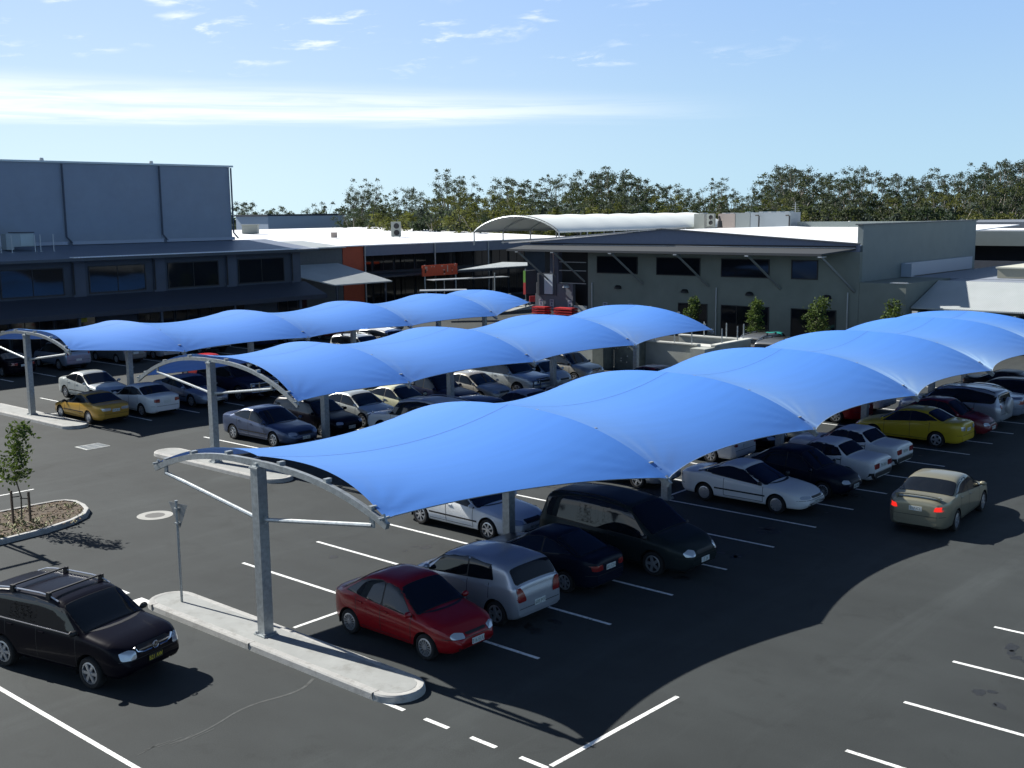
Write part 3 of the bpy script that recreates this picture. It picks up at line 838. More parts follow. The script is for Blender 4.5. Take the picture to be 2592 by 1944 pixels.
# ==== WORLD ====
# ------------------------------------------------------------------ ground, markings, islands
def asphalt():
    m = bpy.data.materials.new('asphalt'); m.use_nodes = True
    nt = m.node_tree; b = nt.nodes['Principled BSDF']; L = nt.links
    b.inputs['Roughness'].default_value = 0.85
    b.inputs['Specular IOR Level'].default_value = 0.28
    t = nt.nodes.new('ShaderNodeTexCoord')
    def noise(sc, det=5, ro=.6, st=(1,1,1), rot=0, dist=0):
        mp = nt.nodes.new('ShaderNodeMapping'); mp.inputs['Scale'].default_value = st; mp.inputs['Rotation'].default_value = (0, 0, rot)
        n = nt.nodes.new('ShaderNodeTexNoise'); n.inputs['Scale'].default_value = sc; n.inputs['Detail'].default_value = det
        n.inputs['Roughness'].default_value = ro; n.inputs['Distortion'].default_value = dist
        L.new(t.outputs['Object'], mp.inputs[0]); L.new(mp.outputs[0], n.inputs['Vector']); return n.outputs[0]
    def mr(v, a, c, d, e):
        n = nt.nodes.new('ShaderNodeMapRange'); n.inputs[1].default_value = a; n.inputs[2].default_value = c
        n.inputs[3].default_value = d; n.inputs[4].default_value = e; L.new(v, n.inputs[0]); return n.outputs[0]
    def mul(a, c):
        n = nt.nodes.new('ShaderNodeMath'); n.operation = 'MULTIPLY'; L.new(a, n.inputs[0]); L.new(c, n.inputs[1]); return n.outputs[0]
    v = mul(mr(noise(.11, 5, .6), .3, .7, .72, 1.24), mr(noise(1.3, 4, .6, (1, .35, 1)), .3, .7, .93, 1.07))
    v = mul(v, mr(noise(42, 4, .8), .3, .7, .70, 1.32))
    v = mul(v, mr(noise(.55, 6, .65, (.12, 1.0, 1), 0.02, .4),   .52, .72, 1.0, 1.34))      # wheel-worn streaks along the aisles
    v = mul(v, mr(noise(.7, 6, .7, (1, 1, 1), 0, 1.0), .30, .44, .78, 1.0))               # darker stains
    v = mul(v, mr(noise(14, 8, .8), .64, .74, 1.0, 1.45))
    x = nt.nodes.new('ShaderNodeMixRGB'); x.blend_type = 'MULTIPLY'; x.inputs[0].default_value = 1
    x.inputs[1].default_value = (0.0335, 0.0385, 0.0390, 1); L.new(v, x.inputs[2])
    L.new(x.outputs[0], b.inputs['Base Color'])
    u = nt.nodes.new('ShaderNodeBump'); u.inputs['Strength'].default_value = .35; u.inputs['Distance'].default_value = .01
    L.new(noise(90, 3, .7), u.inputs['Height']); L.new(u.outputs[0], b.inputs['Normal'])
    return m
wear(conc, (.19, .19, .175), 1.3, .50, .72)
asph = asphalt()
g = MB(); g.quad((-900,-900,0), (900,-900,0), (900,900,0), (-900,900,0)); g.build('ground', asph, kind='structure')
ln = MB()
def line(x0, y0, x1, y1, w=.10, z=.004):
    a = Vector((x0, y0)); b = Vector((x1, y1)); d = (b-a).normalized(); q = Vector((-d.y, d.x))*w/2
    ln.quad((*(a-q), z), (*(b-q), z), (*(b+q), z), (*(a+q), z))
for k in range(0, 17): line(2.6*k, 5.3, 2.6*k, -5.3)
for k in range(-1, 17): line(2.6*k + (.4 if k == -1 else .12), .25, 2.6*k+2.48, .25)
for k in range(0, 11): line(.26+2.575*k, -12.12, .26+2.575*k, -17.6)
for k in range(0, 13): line(9.65+2.6*k, 21.6, 9.65+2.6*k, 11.0)
for k in range(-1, 12): line(9.65+2.6*k+.12, 16.3, 9.65+2.6*k+2.48, 16.3)
for k in range(0, 14): line(10.4+2.6*k, 37.9, 10.4+2.6*k, 27.0)
for k in range(-1, 13): line(10.4+2.6*k+.12, 32.6, 10.4+2.6*k+2.48, 32.6)
for k in range(-3, 12): line(12.3+2.6*k, 45.0, 12.3+2.6*k, 50.4)
for k in range(4): line(-3.6, -4.3-1.19*k, -3.6, -4.92-1.19*k)
line(-3.5, -8.48, .27, -8.62); line(-8.15, 3.3, -8.15, -9)
for y in (4.35, 5.45, 6.55): line(-3.52, y, -3.52, y+.55, .40)
line(-9, 18.38, .42, 18.24); line(-9, 20.75, .42, 20.6); line(-9, 15.98, .2, 15.9)
ln.build('parking_lines', whitep, kind='structure')
# manhole ring and drain grate
r = MB(); K = 40
def ann(cx, cy, r0, r1, z, mi, ex=1.0):
    vs = []
    for k in range(K):
        a = 2*pi*k/K; vs += [(cx+r1*cos(a), cy+r1*sin(a), z), (cx+r0*cos(a), cy+r0*sin(a), z)]
    r.add(vs, [(2*k, 2*((k+1) % K), 2*((k+1) % K)+1, 2*k+1) for k in range(K)], mi)
ann(1.20, 11.68, .31, .56, .006, 0); ann(1.20, 11.68, .0, .308, .005, 1)
r.build('manhole_cover', [mat('old_concrete', (.33,.33,.31), .9, var=.1), mat('iron', (.10,.10,.095), .7, var=.2, vscale=20)],
        label='round iron manhole cover in a pale concrete ring', category='manhole cover')
r = MB(); r.box(5.02, 6.08, 23.06, 24.06, .0, .012, 0)
for i in range(3):
    for j in range(12): r.box(5.10+.33*i, 5.40+.33*i, 23.12+.077*j, 23.155+.077*j, .012, .018, 1)
r.build('drain_grate', [mat('pale_frame', (.45,.46,.44), .8, var=.1), galv], label='square pale drain grate in the asphalt near the first bay', category='drain grate')

def island(pts, name, label, h=.15, kerb=.16, soil=None):
    """kerbed island: outer kerb ring with a chamfer and a slab inside"""
    n = len(pts); cx = sum(p[0] for p in pts)/n; cy = sum(p[1] for p in pts)/n
    def inset(t):
        out = []
        for i in range(n):
            a, b, c = Vector(pts[i-1]), Vector(pts[i]), Vector(pts[(i+1) % n])
            d = ((b-a).normalized() + (c-b).normalized()).normalized(); q = Vector((-d.y, d.x)); out.append(b + q*t)
        return out
    rings = [(0, 0), (.012, h-.03), (.04, h), (kerb, h), (kerb+.012, h-.006), (kerb+.02, h-.001)]
    root = empty(name, (cx, cy, 0), label=label, category='kerb island' if not soil else 'garden bed')
    m = MB(); vs = []
    for t, z in rings:
        for p in inset(t): vs.append((p.x-cx, p.y-cy, z))
    m.add(vs, [(r_*n+i, r_*n+(i+1) % n, (r_+1)*n+(i+1) % n, (r_+1)*n+i) for r_ in range(len(rings)-1) for i in range(n)])
    kc = 'kerb_concrete' not in MATS
    m.build('kerb', mat('kerb_concrete', (.36,.36,.345), .85, var=.10, vscale=2.5, bump=.2, bscale=30), root, smooth=True)
    if kc: wear(MATS['kerb_concrete'], (.20,.195,.18), 3.0, .50, .72)
    s_ = MB(); ii = inset(kerb+.02)
    zz = h-.001 if not soil else h-.03
    s_.add([(p.x-cx, p.y-cy, zz) for p in ii], [tuple(range(n))]); s_.build('slab' if not soil else 'mulch_surface', conc if not soil else soil, root)
    return root
def capsule(x0, x1, y0, y1, sk=0.0):
    r_ = (x1-x0)/2; xc = (x0+x1)/2; pts = []
    for k in range(13): a = -pi + pi*k/12; pts.append((xc + r_*cos(a), y0 + r_*1.0 + r_*sin(a)*1.0))
    for k in range(13): a = pi*k/12; pts.append((xc + r_*cos(a) + sk, y1 - r_ + r_*sin(a)))
    return pts
isl = island(capsule(-3.68, -2.50, -4.75, 4.45), 'concrete_island', 'long pale concrete kerb island under the nearest canopy column and sign pole')
for y in (-4.1, -.05, 3.85):
    jm = MB(); jm.box(-3.686, -3.50, y-.005, y+.005, .02, .1515); jm.build('joint_line', mat('joint_dark', (.10,.10,.095), .9), isl).location = -isl.location
st_o = mat('oil_stain', (.018,.019,.019), .55, var=.3, vscale=6); st_p = mat('pale_scuff', (.062,.068,.066), .85, var=.3, vscale=5)
random.seed(21)
sm = MB()
def blot(x, y, r, mi, ex=1.0, rot=0):
    n = 14; ph = [random.uniform(.7, 1.25) for _ in range(n)]; vs = []
    for k in range(n):
        a = 2*pi*k/n; u, v = r*ph[k]*cos(a)*ex, r*ph[k]*sin(a)
        vs.append((x+u*cos(rot)-v*sin(rot), y+u*sin(rot)+v*cos(rot), .0025))
    vs = [(a_, b_, .0025) for a_, b_ in chaikin([v[:2] for v in vs], 2, True)]
    sm.add(vs, [tuple(range(len(vs)))], mi)
for k in range(46):
    bx_ = random.choice([.26+2.575*random.randint(0, 6)+1.3, 2.6*random.randint(0, 9)+1.3]); by_ = random.choice([random.uniform(-13.6, -12.9), random.uniform(1.2, 4.6), random.uniform(-4.8, -3.6)])
    for j in range(random.randint(1, 3)): blot(bx_+random.uniform(-.4, .4), by_+random.uniform(-.4, .4), random.uniform(.04, .16), 0, random.uniform(1, 2), random.uniform(0, 3))
for x, y, r in ((6.64, -12.9, .10), (7.0, -12.8, .14)): blot(x, y, r, 0, 1.8, .2)
sm.build('oil_spots', [st_o, st_p], kind='structure')
ck = MB()
pts = [(-3.75, -2.38), (-4.2, -2.62), (-4.66, -2.60), (-5.2, -2.45), (-5.7, -2.46), (-6.2, -2.62), (-6.74, -2.72), (-7.3, -2.66)]
pts = chaikin(pts, 2)
for i in range(len(pts)-1):
    a_, b_ = Vector(pts[i]), Vector(pts[i+1]); d_ = (b_-a_).normalized(); q_ = Vector((-d_.y, d_.x))*(.035-.0008*i)
    ck.quad((*(a_-q_), .003), (*(b_-q_), .003), (*(b_+q_), .003), (*(a_+q_), .003))
for k in range(6):
    a_ = Vector((-6.4-.2*k, -2.75+.05*k)); d_ = Vector((-.5, .12*random.uniform(-1, 1))); q_ = Vector((.0, .010)); b_ = a_+d_
    ck.quad((*(a_-q_), .0032), (*(b_-q_), .0032), (*(b_+q_), .0032), (*(a_+q_), .0032))
ck.build('scrape_mark', mat('scrape', (.058,.063,.062), .9, var=.45, vscale=5), kind='structure')
island(capsule(6.10, 7.30, 12.0, 20.2), 'concrete_island', 'pale concrete kerb island at the foot of the middle canopy end column')
island(capsule(6.70, 7.95, 27.8, 37.4), 'concrete_island', 'pale concrete kerb island at the foot of the farthest canopy, beside the yellow car')
mulch = mat('mulch', (.075, .055, .036), .95, var=.55, vscale=14, bump=1.0, bscale=18)
gp = [(-9.5, 12.2), (-6, 12.18), (-3.45, 12.32), (-2.0, 12.42), (-1.0, 12.72), (-.32, 13.15), (.08, 13.7), (.27, 14.3), (.34, 15.0), (.18, 15.42), (-.15, 15.6), (-.9, 15.68), (-3, 15.72), (-9.5, 15.8)]
island(gp, 'garden_bed', 'kerbed mulch garden bed with the small staked tree at the left edge', soil=mulch)
# ground cover
random.seed(5)
leafm = mat('ground_cover_leaf', (.16,.17,.06), .7, var=.4, vscale=3)
gcv = MB()
for i in range(620):
    x = random.uniform(-7, .1); y = random.uniform(12.5, 15.5)
    if x > -.6 and (y < 13.4): continue
    if random.random() > (.8 if x < -1.6 and y < 14.4 else .28): continue
    for k in range(4):
        a = random.uniform(0, 2*pi); l = random.uniform(.05, .14); h = random.uniform(.02, .12)
        p = Vector((x+random.uniform(-.08,.08), y+random.uniform(-.08,.08), .125)); d = Vector((cos(a)*l, sin(a)*l, h)); q = Vector((-sin(a), cos(a), 0))*.022
        gcv.quad(p-q*.4, p+q*.4, p+d+q, p+d-q)
gcv.build('ground_cover', leafm, kind='stuff')
chip = MB()
for i in range(900):
    x = random.uniform(-7, .0); y = random.uniform(12.5, 15.5)
    if x > -.7 and y < 13.5: continue
    a = random.uniform(0, pi); l = random.uniform(.03, .09); d = Vector((cos(a), sin(a), random.uniform(-.3,.3)))*l; q = Vector((-sin(a), cos(a), random.uniform(-.2,.5)))*.02
    p = Vector((x, y, .135)); chip.quad(p-d-q, p+d-q, p+d+q, p-d+q)
chip.build('bark_chips', mat('bark_chip', (.13,.09,.055), .9, var=.5, vscale=5), kind='stuff')

# ------------------------------------------------------------------ shade canopies
def cloth_mat():
    m = bpy.data.materials.new('blue_shade_cloth'); m.use_nodes = True
    nt = m.node_tree; b = nt.nodes['Principled BSDF']; L = nt.links
    out = nt.nodes['Material Output']
    b.inputs['Roughness'].default_value = .55; b.inputs['Specular IOR Level'].default_value = .35
    b.inputs['Sheen Weight'].default_value = .55; b.inputs['Sheen Roughness'].default_value = .24
    b.inputs['Sheen Tint'].default_value = (.62,.86,1,1)
    t = nt.nodes.new('ShaderNodeTexCoord')
    mp = nt.nodes.new('ShaderNodeMapping'); mp.inputs['Scale'].default_value = (.25, 3.0, .25)
    n = nt.nodes.new('ShaderNodeTexNoise'); n.inputs['Scale'].default_value = 1.2; n.inputs['Detail'].default_value = 5
    L.new(t.outputs['Object'], mp.inputs[0]); L.new(mp.outputs[0], n.inputs['Vector'])
    r = nt.nodes.new('ShaderNodeMapRange'); r.inputs[1].default_value = .3; r.inputs[2].default_value = .7; r.inputs[3].default_value = .965; r.inputs[4].default_value = 1.035
    L.new(n.outputs[0], r.inputs[0])
    x = nt.nodes.new('ShaderNodeMixRGB'); x.blend_type = 'MULTIPLY'; x.inputs[0].default_value = 1; x.inputs[1].default_value = (.066, .222, .66, 1)
    L.new(r.outputs[0], x.inputs[2]); L.new(x.outputs[0], b.inputs['Base Color'])
    u = nt.nodes.new('ShaderNodeBump'); u.inputs['Strength'].default_value = .05; u.inputs['Distance'].default_value = .03
    L.new(n.outputs[0], u.inputs['Height']); L.new(u.outputs[0], b.inputs['Normal'])
    tr = nt.nodes.new('ShaderNodeBsdfTranslucent'); tr.inputs['Color'].default_value = (.02, .06, .30, 1)
    mx = nt.nodes.new('ShaderNodeMixShader'); mx.inputs[0].default_value = .10
    L.new(b.outputs[0], mx.inputs[1]); L.new(tr.outputs[0], mx.inputs[2]); L.new(mx.outputs[0], out.inputs[0])
    return m
cloth = cloth_mat()
seam = mat('cloth_seam', (.05,.14,.42), .7)
def arch_z(y): return 4.15 - .02*abs(y)**2.5
def arch_bar(mb, half, w=.10, h=.13):
    n = 36; vs = []
    for i in range(n+1):
        y = -half + 2*half*i/n
        dz = -.05*abs(y)**1.5*(1 if y > 0 else -1); nn = Vector((0, -dz, 1)).normalized(); p = Vector((0, y, arch_z(y)-h/2))
        for sx, sz in ((-1,-1), (1,-1), (1,1), (-1,1)): vs.append(p + Vector((sx*w/2, 0, 0)) + nn*(sz*h/2))
    fs = [(0,3,2,1), (4*n, 4*n+1, 4*n+2, 4*n+3)] + [(4*i+j, 4*i+(j+1) % 4, 4*i+4+(j+1) % 4, 4*i+4+j) for i in range(n) for j in range(4)]
    mb.add(vs, fs)
    for y in (-half*.88, -half*.55, -half*.18, half*.28, half*.62, half*.9):     # lugs
        mb.box(-.02, .14, y-.05, y+.05, arch_z(y)-.02, arch_z(y)+.07)
def canopy(name, cy, cols, halves, label, sag=.42, base=0.0, cloth_on=True):
    root = empty('shade_canopy', (cols[0], cy, 0), label=label, category='shade canopy')
    X0 = cols[0]
    cmesh = None
    for i, x in enumerate(cols):
        m = MB(); zb = base if i in (0,) else 0
        m.bar((0,0,zb), (0,0,4.02), .25, .25, up=(0,1,0)); m.box(-.19, .19, -.19, .19, zb, zb+.03)
        for a in (-.15, .15):
            for b_ in (-.15, .15): m.box(a-.02, a+.02, b_-.02, b_+.02, zb+.03, zb+.07)
        m.box(-.15, .15, -.15, .15, 3.96, 4.0); m.box(-.09, .09, -.04, .04, 4.0, 4.09)
        for sy in (-1, 1): m.box(-.02, .02, sy*.125, sy*.26, 2.74, 2.92)
        m.build('column', galv, root).location = (x-X0, 0, 0)
        m = MB(); arch_bar(m, halves[i]); m.build('arch', galv, root).location = (x-X0, 0, 0)
        for sy in (-1, 1):
            m = MB(); y1 = min(3.7, halves[i]-.45)
            m.tube([(0, sy*.2, 2.83), (0, sy*y1, arch_z(y1)-.30)], .048, 8)
            m.box(-.02, .02, sy*y1-.06, sy*y1+.06, arch_z(y1)-.34, arch_z(y1)-.12)
            m.build('brace', galv, root, smooth=False).location = (x-X0, 0, 0)
    for i in range(len(cols)-1):
        if not cloth_on: break
        x0, x1 = cols[i], cols[i+1]; h0, h1 = halves[i]-.05, halves[i+1]-.05
        nu, nv = 60, 72; vs = []; mb = MB()
        span = x1-x0; sc = .63*(span/7.8)**1.5; sg = sag*(span/7.8)**1.2
        for a in range(nu+1):
            u = a/nu; q = 4*u*(1-u)
            for b_ in range(nv+1):
                v = -1 + 2*b_/nv
                ha = h0 + (h1-h0)*u
                ya = v*ha
                y = v*(ha - sc*q*abs(v)**1.2)
                z = arch_z(y) + .09 - sg*q*(1-.35*v*v) - .035*abs(v)**6
                for uu in (u, 1-u):
                    du, dv = uu*span, (1-abs(v))*ha; rr_ = sqrt(du*du+dv*dv)
                    if rr_ < 3.0: z += .022*sin(math.atan2(dv, du+1e-6)*15+1)*math.exp(-rr_/.9)*min(1, rr_/.25)
                xx = x0 + span*u
                e = .30*sin(pi*min(1, abs(v)**.9))**1.0
                if i == 0 and halves[0] < 4.5 or i == 0: xx += e*(1-u)**3
                if i == len(cols)-2: xx -= e*u**3
                vs.append((xx-X0, y, z))
        fs = [(a*(nv+1)+b_, (a+1)*(nv+1)+b_, (a+1)*(nv+1)+b_+1, a*(nv+1)+b_+1) for a in range(nu) for b_ in range(nv)]
        mb.add(vs, fs, 0)
        for v_ in (0.0,):
            b_ = int((v_+1)/2*nv); sv = []
            for a in range(nu+1):
                p = Vector(vs[a*(nv+1)+b_])
                sv += [p + Vector((0,-.012,.004)), p + Vector((0,.012,.004))]
            mb.add(sv, [(2*a, 2*a+2, 2*a+3, 2*a+1) for a in range(nu)], 1)
        o = mb.build('fabric_panel', [cloth, seam], root, smooth=True)
        for b_ in (0, nv):
            cb = MB(); cb.tube([vs[a*(nv+1)+b_] for a in range(0, nu+1, 2)], .012, 5)
            cb.build('edge_cable', galv, root)
    for i, x in enumerate(cols):
        for sy in (-1, 1):
            h = halves[i]; tb = MB()
            tb.bar((0, sy*(h-.03), arch_z(h)-.02), (.0, sy*(h-.12), arch_z(h)+.16), .05)
            tb.bar((-.14, sy*(h-.10), arch_z(h)+.08), (.14, sy*(h-.10), arch_z(h)+.08), .045)
            tb.build('corner_fitting', galv, root).location = (x-X0, 0, 0)
    return root
canopy('a', .1, [-3.09, 5.20, 13.1, 20.9, 28.6, 36.2, 40.6], [4.15, 5.3, 5.3, 5.3, 5.3, 5.3, 4.15], 'nearest long blue fabric canopy running from the left foreground column to the right edge', base=.15)
canopy('b', 16.3, [6.64, 12.05, 19.55, 27.15, 34.6], [5.2, 5.2, 5.2, 5.2, 5.0], 'middle blue fabric canopy over the second row of parked cars', base=.15)
canopy('c', 32.4, [7.3, 12.55, 20.05, 27.6, 35.0, 39.5], [4.15, 5.2, 5.2, 5.2, 5.2, 4.15], 'farthest blue fabric canopy in front of the dark shopfronts', base=.15)
fr_ = canopy('d', 17.85, [-12.0, -3.95], [5.2, 4.15], 'bare steel canopy frame just past the left edge that shadows the asphalt', cloth_on=False)
for y_ in (-3.3, 3.3):
    m = MB(); m.tube([(0, y_, arch_z(3.3)-.25), (8.05, y_, arch_z(3.3)-.25)], .06, 8); m.build('purlin', galv, fr_)

# ------------------------------------------------------------------ give-way sign seen from behind
sg = empty('give_way_sign', (-3.08, 3.47, .15), radians(4), label='triangular road sign seen from behind on a thin steel pole', category='road sign')
m = MB(); m.tube([(0,0,0), (0,0,2.52)], .032, 10); m.tube([(0,0,2.5), (0,0,2.54)], .04, 10); m.build('pole', galv, sg)
m = MB(); tri = [(-.36, 2.46), (.36, 2.46), (.04, 1.86), (-.04, 1.86)]
m.add([(.045, a, b) for a, b in tri] + [(.050, a, b) for a, b in tri], [(0,1,2,3), (7,6,5,4)] + [(i, (i+1) % 4, (i+1) % 4+4, i+4) for i in range(4)])
m.build('sign_plate', mat('bare_aluminium', (.30,.31,.31), .5, .5, var=.1), sg)
m = MB()
for z in (2.34, 1.98): m.box(-.045, .045, -.06, .06, z-.015, z+.015)
m.build('bracket', galv, sg)

# ------------------------------------------------------------------ buildings
slate = mat('slate_render', (.055,.066,.085), .8, var=.10, vscale=.8)
slate2 = mat('slate_pilaster', (.075,.088,.115), .8, var=.10, vscale=.8)
tallm = ribbed('grey_cladding', (.27,.315,.38), 0, 5.0, .03, .55)
darkroof = ribbed('dark_roof_sheet', (.17,.20,.26), 0, 2.2, .04, .45, .2)
whiteroof = ribbed('white_roof_sheet', (.86,.87,.88), 0, 2.0, .03, .5)
olive = mat('olive_render', (.185,.205,.180), .85, var=.10, vscale=.6)
olive2 = ribbed('olive_cladding', (.19,.225,.22), 0, 3.0, .03, .6)
orange = mat('orange_panel', (.42,.075,.03), .7, var=.08)
bluegrey = mat('bluegrey_fascia', (.13,.155,.215), .6, var=.05)
shopdark = mat('shop_interior', (.010,.012,.016), .6)
wglass = mat('shop_glass', (.008,.010,.014), .05, spec=.32)
alum = mat('aluminium', (.45,.47,.48), .4, .5)
greysheet = ribbed('pale_grey_sheet', (.40,.43,.43), 1, 2.5, .03, .5, .1)
acm = mat('cream_metal', (.28,.30,.27), .5, .1, var=.05)
def wallbox(mb, x0, x1, y0, y1, z0, z1, mi=0): mb.box(x0, x1, y0, y1, z0, z1, mi)
def part(name, m, root, *boxes, rel=None, smooth=False):
    mb = MB()
    for b in boxes: mb.box(*b)
    o = mb.build(name, m, root, smooth=smooth); return o
def winY(root, x0, x1, y, z0, z1, gm=wglass, mull=0):
    """window facing -Y: frame part with its pane as a sub-part"""
    f = MB(); t = .07
    for b in ((x0, x1, z0, z0+t), (x0, x1, z1-t, z1), (x0, x0+t, z0+t, z1-t), (x1-t, x1, z0+t, z1-t)): f.box(b[0], b[1], y-.05, y+.02, b[2], b[3])
    for k in range(mull):
        xx = x0 + (x1-x0)*(k+1)/(mull+1); f.box(xx-.025, xx+.025, y-.045, y+.02, z0+t, z1-t)
    fo = f.build('window', black, root)
    g_ = MB(); g_.quad((x0+t*.9, y-.02, z0+t*.9), (x1-t*.9, y-.02, z0+t*.9), (x1-t*.9, y-.02, z1-t*.9), (x0+t*.9, y-.02, z1-t*.9)); g_.build('pane', gm, fo)
def winX(root, y0, y1, x, z0, z1, gm=wglass, nm='window', mull=0):
    f = MB(); t = .07
    for b in ((y0, y1, z0, z0+t), (y0, y1, z1-t, z1), (y0, y0+t, z0+t, z1-t), (y1-t, y1, z0+t, z1-t)): f.box(x-.05, x+.02, b[0], b[1], b[2], b[3])
    for k in range(mull):
        yy = y0 + (y1-y0)*(k+1)/(mull+1); f.box(x-.045, x+.02, yy-.025, yy+.025, z0+t, z1-t)
    fo = f.build(nm, black, root)
    g_ = MB(); g_.quad((x-.02, y0+t*.9, z0+t*.9), (x-.02, y1-t*.9, z0+t*.9), (x-.02, y1-t*.9, z1-t*.9), (x-.02, y0+t*.9, z1-t*.9)); g_.build('pane', gm, fo)

# left: dark shop with a tall grey box behind
lb = empty('shop_building', (18, 54, 0), label='dark slate shop building with a tall windowless grey box rising behind its roof', category='building')
lb.location = (0, 0, 0)
part('wall', slate, lb, (-12, 40.8, 54, 60.0, 0, 6.62))
m = MB(); m.slab([(-12.5, 52.9, 6.72), (41.9, 52.9, 6.72), (41.9, 60.0, 7.48), (-12.5, 60.0, 7.48)], .08); m.build('roof', darkroof, lb)
m = MB(); m.box(-12.5, 41.95, 52.78, 52.90, 6.55, 6.73); m.build('gutter', mat('dark_gutter', (.05,.06,.07), .5), lb)
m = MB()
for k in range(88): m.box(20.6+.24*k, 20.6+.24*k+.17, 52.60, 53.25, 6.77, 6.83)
m.build('eave_rib_glint', mat('rib_glint_white', (.88,.89,.9), .35), lb)  # sun glint on the rib ends, painted as a near-white colour
part('tall_box', tallm, lb, (-12, 38.55, 60.02, 95, 0, 13.45))
part('tall_roof_edge', mat('pale_edge', (.62,.68,.66), .5), lb, (-12.2, 38.85, 59.85, 96, 13.46, 13.60))
for x in (-6.5, 1.1, 8.7, 16.2, 23.95, 31.95, 38.62):
    m = MB(); m.tube([(x, 59.9, 13.4), (x, 59.9, 8.1), (x+.35, 59.75, 7.62)], .07, 7); m.build('downpipe', slate2, lb)
part('roof_flashing', mat('blue_flashing', (.34,.38,.46), .5), lb, (-12, 23.9, 59.72, 60.0, 7.50, 7.75), (24.3, 31.9, 59.72, 60.0, 7.50, 7.75), (32.2, 38.6, 59.72, 60.0, 7.50, 7.75))
for k in range(-3, 6):
    x = 21.15 + 6.25*k - 6.25*0
    if x > 40: continue
    part('pilaster', slate2, lb, (x-.1, x+.85, 53.9, 53.998, 2.9, 6.5))
    m = MB(); m.tube([(x-.05, 53.82, 6.4), (x-.05, 53.82, 4.2)], .05, 6); m.build('downpipe', black, lb)
for k in range(-4, 4):
    x0 = 16.05 + 6.22*k + (0)
    winY(lb, x0, x0+4.4, 53.98, 4.22, 6.12, wglass, 1)
winY(lb, 34.78, 39.2, 53.98, 4.22, 6.06, wglass, 1) if False else None
m = MB(); m.slab([(-12, 51.3, 3.16), (41.2, 51.3, 3.16), (41.2, 53.99, 4.08), (-12, 53.99, 4.08)], .10); m.build('awning', mat('awning_dark', (.045,.052,.072), .7), lb)
part('awning_fascia', mat('awning_fascia', (.035,.040,.055), .7), lb, (-12, 41.2, 51.18, 51.298, 2.82, 3.14))
for k in range(17):
    x0 = -11.6 + 3.12*k
    if k % 4 != 3: winY(lb, x0, x0+3.0, 53.97, .15, 2.85, wglass, 2)
for k in range(9):
    x0 = -11.0+6.22*k
    m = MB(); m.box(x0-.08, x0+.08, 51.5, 51.66, 0, 2.85); m.build('awning_post', slate2, lb)
# yellow poster in the shop window
part('poster', mat('yellow_poster', (.45,.40,.03), .6), lb, (21.2, 21.9, 53.89, 53.91, 2.28, 2.62))
fp = empty('footpath', (0,0,0)); bpy.data.objects.remove(fp)
m = MB(); m.box(-12, 80, 50.9, 53.9, 0, .13); m.build('footpath', conc, kind='structure')

# middle: long building under the glaring white roof
RS = .034
def roofz(y): return 6.52 + (y-64)*RS
mbd = empty('arcade_building', (0,0,0), label='long low arcade with a glaring white roof and an orange wall panel', category='building')
part('wall', slate, mbd, (41.0, 88, 66.5, 67.0, 0, 6.4))
part('side_wall', mat('grey_render', (.12,.13,.135), .85, var=.1), mbd, (42.0, 53.8, 64.0, 64.3, 0, 6.3))
part('orange_wall', orange, mbd, (53.82, 56.45, 63.95, 64.3, 0, 6.38))
part('fascia', bluegrey, mbd, (56.6, 88, 63.9, 64.2, 5.42, 6.46))
m = MB(); m.slab([(40.5, 63.7, roofz(63.7)), (90, 63.7, roofz(63.7)), (90, 100, roofz(100)), (40.5, 100, roofz(100))], .10); m.build('roof', whiteroof, mbd)
part('canopy_roof', mat('arcade_awning', (.045,.05,.06), .6), mbd, (56.6, 74, 61.6, 66.4, 3.35, 3.5))
for x in (56.52, 66.2, 74.5): m = MB(); m.tube([(x, 63.8, 0), (x, 63.8, 6.4)], .08, 8); m.build('post', galv, mbd)
for k in range(9): winY(mbd, 56.9+3.0*k, 59.7+3.0*k, 66.45, .2, 3.1, wglass, 1); winY(mbd, 56.9+3.0*k, 59.7+3.0*k, 66.45, 3.7, 5.6, wglass, 1)
# lower pale roof on its left shoulder
m = MB()
q = [atY(590, 612, 66), atY(872, 622, 66)]
m.slab([(38.9, 61.5, 6.55), (53.8, 63.4, 6.45), (53.8, 70, 6.95), (38.9, 70, 7.05)], .12); m.build('shoulder_roof', greysheet, mbd)
sk = empty('skillion_awning', (0,0,0), label='pale grey sloping awning roof in front of the orange wall panel', category='awning')
m = MB(); m.slab([(47.55, 57.8, 3.3), (54.5, 57.8, 3.3), (52.2, 62.8, 4.95), (43.2, 62.8, 4.95)], .10); m.build('roof_sheet', greysheet, sk)
for x, y, z in ((48, 58.1, 3.2), (53.9, 58.1, 3.2), (51.8, 62.5, 4.8), (44, 62.5, 4.7)): m = MB(); m.box(x-.06, x+.06, y-.06, y+.06, 0, z); m.build('post', slate2, sk)
